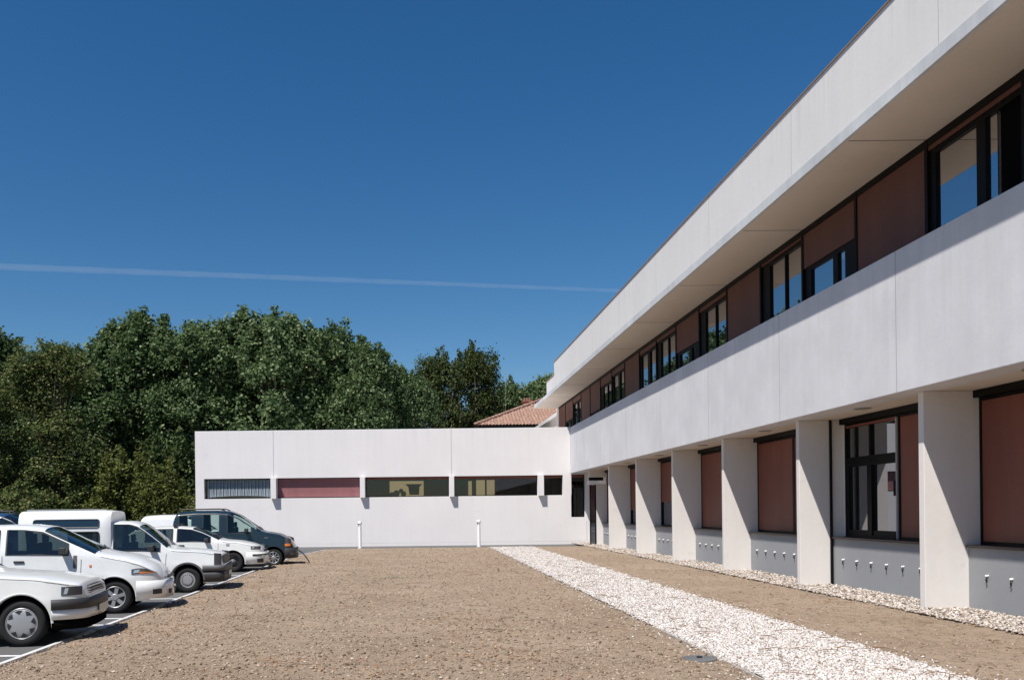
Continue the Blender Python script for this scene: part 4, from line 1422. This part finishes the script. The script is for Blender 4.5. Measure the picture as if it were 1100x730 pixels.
# ------------------------------------------------------------------ TREES
M['bark'] = simple('grey_bark', (.16, .13, .10), .9, var=.35, vscale=3, bumpy=.5)
LV = {
 'plane': leaf_mat('plane_leaves', [(0, (.030, .058, .020)), (.4, (.078, .130, .048)), (.75, (.145, .205, .085)), (1, (.27, .32, .17))]),
 'dark': leaf_mat('dark_leaves', [(0, (.022, .040, .014)), (.5, (.062, .096, .032)), (1, (.13, .17, .065))]),
 'olive': leaf_mat('olive_leaves', [(0, (.034, .052, .015)), (.5, (.100, .135, .040)), (.88, (.18, .21, .075)), (1, (.22, .16, .08))]),
 'yellow': leaf_mat('yellow_green_leaves', [(0, (.05, .065, .015)), (.5, (.10, .12, .030)), (1, (.18, .19, .055))]),
 'oak': leaf_mat('oak_leaves', [(0, (.025, .040, .014)), (.5, (.060, .085, .024)), (1, (.12, .14, .05))]),
}
def leaf_mesh(name, centers, size, mat, seed, up=.35, outward=None):
    """one rhombic leaf blade per centre"""
    rng = np.random.default_rng(seed)
    n = len(centers)
    nrm = rng.normal(size=(n, 3)) * .8; nrm[:, 2] += up * 1.6; nrm[:, 1] -= .3; nrm[:, 0] -= .15
    if outward is not None: nrm += outward * .7
    nrm /= np.linalg.norm(nrm, axis=1)[:, None]
    a = rng.normal(size=(n, 3)); a -= nrm * (a * nrm).sum(1)[:, None]; a /= np.linalg.norm(a, axis=1)[:, None]
    b_ = np.cross(nrm, a)
    s = size * (.6 + .8 * rng.random(n))[:, None]
    V = np.stack([centers - a * s, centers + b_ * s * .75 + nrm * s * .2, centers + a * s, centers - b_ * s * .75 + nrm * s * .2], 1)
    me = bpy.data.meshes.new(name)
    me.vertices.add(n * 4); me.vertices.foreach_set('co', V.reshape(-1).astype(np.float32))
    me.loops.add(n * 4); me.loops.foreach_set('vertex_index', np.arange(n * 4, dtype=np.int32))
    me.polygons.add(n); me.polygons.foreach_set('loop_start', np.arange(0, n * 4, 4, dtype=np.int32))
    me.materials.append(mat); me.update(calc_edges=True)
    return me

OUT = {}
def crown_points(seed, rx, ry, z0, z1, nl, lr, nclump, perclump, spread, top=.85, taper=.8):
    rng = np.random.default_rng(seed)
    P_ = []; O_ = []
    lobes = []
    for k in range(nl):
        t = rng.random() ** top
        z = z0 + (z1 - z0) * t
        prof = math.sin(math.pi * min(1, (.18 + .82 * t)) ** 1.0) ** .6 if t < .999 else .2
        prof = (1 - t ** 2.4 * taper) * (.72 + .28 * min(1, t * 3))
        a = rng.random() * 6.283
        rr = math.sqrt(rng.random()) * prof
        lobes.append((rx * rr * math.cos(a), ry * rr * math.sin(a), z, lr * (.7 + .6 * rng.random())))
    # upright leaders that break the skyline
    for k in range(max(4, nl // 4)):
        a = rng.random() * 6.283; rr = math.sqrt(rng.random()) * .75
        zz = z1 - (z1 - z0) * .25 * rr * rr + rng.normal(0, .45)
        for q in range(5):
            lobes.append((rx * rr * math.cos(a) + rng.normal(0, .10), ry * rr * math.sin(a) + rng.normal(0, .10), zz - .45 * q + 1.25, lr * (.16 + .12 * q)))
    for cx, cy, cz, r in lobes:
        m = max(3, int(nclump * (r / lr) ** 2))
        d = rng.normal(size=(m, 3)); d /= np.linalg.norm(d, axis=1)[:, None]
        d[:, 2] = np.where(d[:, 2] < -.4, -d[:, 2], d[:, 2])
        cc = np.array([cx, cy, cz]) + d * r * (.55 + .5 * rng.random((m, 1)))
        pp = cc[:, None, :] + rng.normal(0, spread, (m, perclump, 3))
        pp = cc[:, None, :] + (pp - cc[:, None, :]) * min(1, .45 + .6 * r / lr)
        P_.append(pp.reshape(-1, 3))
        O_.append(np.repeat(d, perclump, axis=0))
    OUT[seed] = np.concatenate(O_)
    return np.concatenate(P_), lobes

def trunk_mesh(lobes, h0, r0, seed, lean=0, nl=14):
    rng = random.Random(seed)
    b = MB()
    top = max(l[2] for l in lobes) * .82
    pts, rad = [], []
    for i in range(9):
        t = i / 8
        pts.append((lean * t + .25 * math.sin(t * 4 + seed), .2 * math.cos(t * 3 + seed), top * t)); rad.append(r0 * (1.25 if i == 0 else 1) * (1 - t * .85))
    b.tube(pts, rad, 10)
    for l in rng.sample(lobes, min(nl, len(lobes))):
        zi = max(h0 * .8, l[2] * .55); t = min(.95, zi / top)
        k = min(7, int(t * 8)); f = t * 8 - k
        p0 = Vector(pts[k]).lerp(Vector(pts[k + 1]), f)
        p1 = Vector((l[0], l[1], l[2]))
        mid = p0.lerp(p1, .5) + Vector((rng.uniform(-.3, .3), rng.uniform(-.3, .3), -.4))
        b.tube([p0, mid, p1], [r0 * .32, r0 * .2, r0 * .06], 6)
    return b

TREE_SRC = {}
def tree_source(key, mat, leaf, **kw):
    pts, lobes = crown_points(**kw)
    cm = leaf_mesh('crown', pts, leaf, mat, kw['seed'] + 50, outward=OUT[kw['seed']])
    TREE_SRC[key] = (cm, lobes, kw['seed'])
def tree(name, key, loc, h, label, cat='tree', group=None, rz=0, r0=.32, sx=1, src_h=16, nl=14):
    cm, lobes, seed = TREE_SRC[key]
    t = empty(name, loc, 0, label, cat, group)
    s = h / src_h
    o = bpy.data.objects.new('crown', cm); COL.objects.link(o); o.parent = t
    o.scale = (s * sx, s * sx, s); o.rotation_euler = (0, 0, rz)
    if 'trunk_' + key not in TREE_SRC:
        TREE_SRC['trunk_' + key] = trunk_mesh(lobes, 3, r0, seed, nl=nl).build('trunk', M['bark'], None, smooth=True)
        k = TREE_SRC['trunk_' + key]
    else:
        k = TREE_SRC['trunk_' + key].copy(); COL.objects.link(k)
    k.parent = t; k.scale = o.scale; k.rotation_euler = o.rotation_euler
    return t
tree_source('planeA', LV['plane'], .125, seed=11, rx=4.6, ry=3.8, z0=3.2, z1=15.0, nl=95, lr=1.45, nclump=26, perclump=15, spread=.26)
tree_source('planeB', LV['plane'], .125, seed=23, rx=4.3, ry=4.0, z0=3.0, z1=15.0, nl=90, lr=1.5, nclump=26, perclump=15, spread=.26)
tree_source('planeC', LV['plane'], .125, seed=37, rx=4.4, ry=4.0, z0=3.4, z1=15.0, nl=90, lr=1.4, nclump=26, perclump=15, spread=.26)
tree_source('dark', LV['dark'], .14, seed=41, rx=4.6, ry=4.2, z0=1.0, z1=15.0, nl=95, lr=1.5, nclump=20, perclump=12, spread=.3)
tree_source('oak', LV['oak'], .12, seed=53, rx=4.0, ry=3.6, z0=4.0, z1=15.0, nl=80, lr=1.15, nclump=22, perclump=12, spread=.24, taper=.45)
tree_source('olive', LV['olive'], .09, seed=61, rx=3.6, ry=2.6, z0=.3, z1=15.0, nl=110, lr=1.1, nclump=22, perclump=12, spread=.28, top=1.1)

G1 = 'plane trees behind the car park and the low wing'
def wx(u, Y): return (u - 446) / 920 * Y
#        u    Y    h    key      sx  label
TR = [(  -75, 60, 14.0, 'dark',   1.15, 'dark tree beyond the left edge of the photo'),
      (  -10, 62, 14.8, 'dark',   1.1, 'dark leafy tree at the far left edge standing above the blue car'),
      (   78, 60, 13.2, 'planeB', 1.0, 'plane tree with dip in its top, between the dark left tree and the tallest ones'),
      (  155, 61, 15.4, 'planeA', 1.05, 'tall plane tree left of the corner of the low wing'),
      (  212, 60, 14.9, 'planeC', 1.0, 'tall plane tree right above the left corner of the low wing'),
      (  255, 63, 15.9, 'planeB', 1.0, 'tall plane tree behind the grey blind window of the low wing'),
      (  302, 60, 15.2, 'planeA', 1.0, 'highest plane tree behind the maroon shuttered window of the low wing'),
      (  352, 61, 14.7, 'planeC', .95, 'plane tree with pointed tops just right of the highest one'),
      (  392, 60, 13.0, 'planeB', .85, 'plane tree stepping down toward the open sky gap'),
      (  424, 62, 11.9, 'planeA', .75, 'lowest plane tree beside the sky gap behind the low wing')]
for k, (u, Y, h, key, sx, lab) in enumerate(TR):
    tree('plane_tree' if key != 'dark' else 'broadleaf_tree', key, (wx(u, Y), Y, 0), h, lab, group=G1, rz=k * 1.3, sx=sx)
for k, (X, Y, h) in enumerate(((-44, 56, 13.5), (-53, 58, 14.5), (-62, 52, 13.0))):
    tree('broadleaf_tree', 'dark', (X, Y, 0), h, 'dark tree outside the photo to the left, %s' % ('nearest to it', 'second from it', 'farthest from it')[k], group='trees left of the view', rz=k * 1.9, sx=1.2)
# second row behind, closing the gaps
for k, (u, h) in enumerate(((30, 12.0), (120, 13.0), (180, 13.8), (280, 14.6), (330, 14.2), (370, 13.2), (408, 11.8))):
    tree('broadleaf_tree', 'dark', (wx(u, 68), 69, 0), h, 'dark tree in the back row behind the plane trees, %s' % ('at far left', 'behind the olive coloured tree', 'left of the low wing', 'behind the highest plane tree', 'between the two pointed plane trees', 'where the plane trees step down', 'nearest to the sky gap')[k], group='back row of trees', rz=k * 2.1, sx=1.05)
# oak group right of the gap
tree('oak_tree', 'oak', (wx(473, 88), 88, 0), 17.4, 'open crowned oak with bare twigs on top, right of the sky gap', rz=.4, sx=.72, nl=24)
tree('oak_tree', 'oak', (wx(508, 92), 92, 0), 18.8, 'darker taller oak left of the tiled roof', rz=2.6, sx=.74)
tree('plane_tree', 'planeC', (wx(556, 98), 98, 0), 16.2, 'plane tree rising behind the terracotta roof', rz=1.1, sx=.9)
tree('plane_tree', 'planeB', (wx(594, 100), 100, 0), 17.2, 'plane tree touching the far end of the office roof', rz=.2, sx=.9)
tree('plane_tree', 'planeA', (wx(527, 104), 104, 0), 15.4, 'plane tree low between the oaks and the antenna', rz=1.2, sx=.6)
tree('plane_tree', 'planeA', (wx(447, 76), 76, 0), 13.4, 'low plane tree filling the gap below the sky notch', rz=2.2, sx=.75)
# bare twigs on the first oak
b = MB()
rg = random.Random(4)
def twig(p, d, L, r, depth):
    q = p + d * L
    b.tube([p, p.lerp(q, .5) + Vector((rg.uniform(-.06, .06), 0, rg.uniform(-.05, .05))), q], [r, r * .8, r * .55], 5)
    if depth:
        for _ in range(3):
            nd = (d + Vector((rg.uniform(-.6, .6), rg.uniform(-.4, .4), rg.uniform(-.15, .5)))).normalized()
            twig(q, nd, L * rg.uniform(.55, .8), r * .55, depth - 1)
for dx in (-.4, .5, -1.2):
    twig(Vector((dx, -1.2, 10.8)), Vector((rg.uniform(-.2, .2), 0, 1)).normalized(), 1.3, .06, 3)
oak1 = [o for o in bpy.data.objects if o.get('label', '').startswith('open crowned oak')][0]
b.build('bare_twigs', M['bark'], oak1)
b = MB().tube([(-1.2, -3.6, 7.2), (0.2, -3.8, 8.3), (1.2, -3.8, 8.7), (2.6, -3.9, 9.9)], [.10, .09, .07, .03], 7).tube([(.2, -3.8, 8.3), (.9, -3.9, 9.4), (1.1, -3.9, 10.3)], [.07, .05, .02], 6)
b.build('bare_limb', M['bark'], oak1, smooth=True)

# olive toned tree hung with creeper, in front at left, and shrubs
tree('ivy_tree', 'olive', (wx(52, 52), 52, 0), 11.9, 'olive coloured creeper clad tree reaching the ground behind the white cars', sx=1.25, src_h=16)
tree('ivy_tree', 'olive', (wx(-14, 50), 50, 0), 9.5, 'shorter olive coloured creeper clad tree at the left edge behind the cars', rz=2, sx=1.3, src_h=16)
def shrub(loc, rx, ry, h, mat, leaf, label, seed, name='shrub'):
    t = empty(name, loc, 0, label, 'shrub')
    pts, lobes = crown_points(seed, rx, ry, .2, h - .4, 40, .6, 24, 12, .16, top=.9, taper=.6)
    pts = pts[pts[:, 2] > 0]
    o = bpy.data.objects.new('foliage', leaf_mesh('foliage', pts, leaf, mat, seed)); COL.objects.link(o); o.parent = t
    trunk_mesh(lobes, .4, .07, seed, nl=10).build('stem', M['bark'], t)
shrub((wx(135, 50), 50, 0), 2.3, 1.5, 4.6, LV['yellow'], .085, 'yellow green shrub behind the high roofed white van', 71)
shrub((wx(178, 49), 49, 0), 1.8, 1.3, 3.4, LV['yellow'], .08, 'low yellow green shrub beside the left corner of the low wing', 72)
shrub((wx(100, 56), 56, 0), 3.2, 1.5, 5.0, LV['dark'], .12, 'dark shrub in the gap between the olive tree and yellow shrub', 73)
shrub((wx(190, 57), 57, 0), 3.2, 1.5, 6.0, LV['dark'], .12, 'dark tall shrub behind the left corner of the low wing', 74)
shrub((wx(20, 46), 46, 0), 4.0, 1.5, 2.9, LV['olive'], .085, 'low olive coloured hedge shrub behind the dark blue car at left', 75)
shrub((wx(-60, 47), 47, 0), 4.0, 1.5, 3.6, LV['olive'], .085, 'hedge shrub beyond the left edge of the photo', 76)

# ------------------------------------------------------------------ CONTRAIL
def contrail_mat():
    m = bpy.data.materials.new('thin_vapour'); m.use_nodes = True
    nt = m.node_tree; nt.nodes.clear()
    out = N(nt, "ShaderNodeOutputMaterial")
    v = N(nt, "ShaderNodeVolumeScatter"); v.inputs['Density'].default_value = .00052; v.inputs['Color'].default_value = (1, 1, 1, 1)
    nt.links.new(v.outputs[0], out.inputs['Volume'])
    return m
P1 = Vector((-13300 - 6000, 27460 - 1130, 8000)); P2 = Vector((7471 + 3000, 31385 + 560, 8000))
b = MB()
npt = 60
b.tube([P1.lerp(P2, i / npt) for i in range(npt + 1)], [125 - 65 * i / npt + 8 * math.sin(i * 1.9) for i in range(npt + 1)], 24)
o = b.build('contrail', contrail_mat(), smooth=True)
tag(o, 'thin white aircraft vapour trail crossing the blue sky', 'vapour trail', kind='stuff')
o.visible_shadow = True

# ------------------------------------------------------------------ LIGHT
SD = Vector((-1, -1.2, 2.65)).normalized()
elev = math.asin(SD.z)
sun = bpy.data.lights.new('sun', 'SUN'); sun.energy = 4.2; sun.angle = R(.53); sun.color = (1, .96, .90)
so = bpy.data.objects.new('sun', sun); COL.objects.link(so)
so.rotation_euler = SD.to_track_quat('Z', 'Y').to_euler()
w = bpy.data.worlds.new('World'); scene.world = w; w.use_nodes = True
nt = w.node_tree
sky = nt.nodes.new('ShaderNodeTexSky'); sky.sky_type = 'NISHITA'; sky.sun_disc = False
sky.sun_elevation = elev
sky.sun_rotation = math.atan2(SD.x, SD.y)
sky.air_density = 1.0; sky.dust_density = .3; sky.ozone_density = 3.0; sky.altitude = 200
bg = nt.nodes['Background']; bg.inputs[1].default_value = .057
hs_ = nt.nodes.new('ShaderNodeHueSaturation'); hs_.inputs['Saturation'].default_value = 1.33
nt.links.new(sky.outputs[0], hs_.inputs['Color']); nt.links.new(hs_.outputs[0], bg.inputs[0])

# ------------------------------------------------------------------ CAMERA
cam = bpy.data.cameras.new('camera'); co = bpy.data.objects.new('camera', cam); COL.objects.link(co)
co.location = (0, 0, CAM_H); co.rotation_euler = (R(90), R(.65), 0)
cam.sensor_width = 36; cam.lens = 920 / 1100 * 36
cam.shift_x = (550 - 446) / 1100; cam.shift_y = (549 - 365) / 1100
cam.clip_start = .1; cam.clip_end = 60000
scene.camera = co
vs = scene.view_settings
vs.view_transform = 'Standard'; vs.look = 'None'; vs.exposure = .70; vs.gamma = 1; vs.use_curve_mapping = False
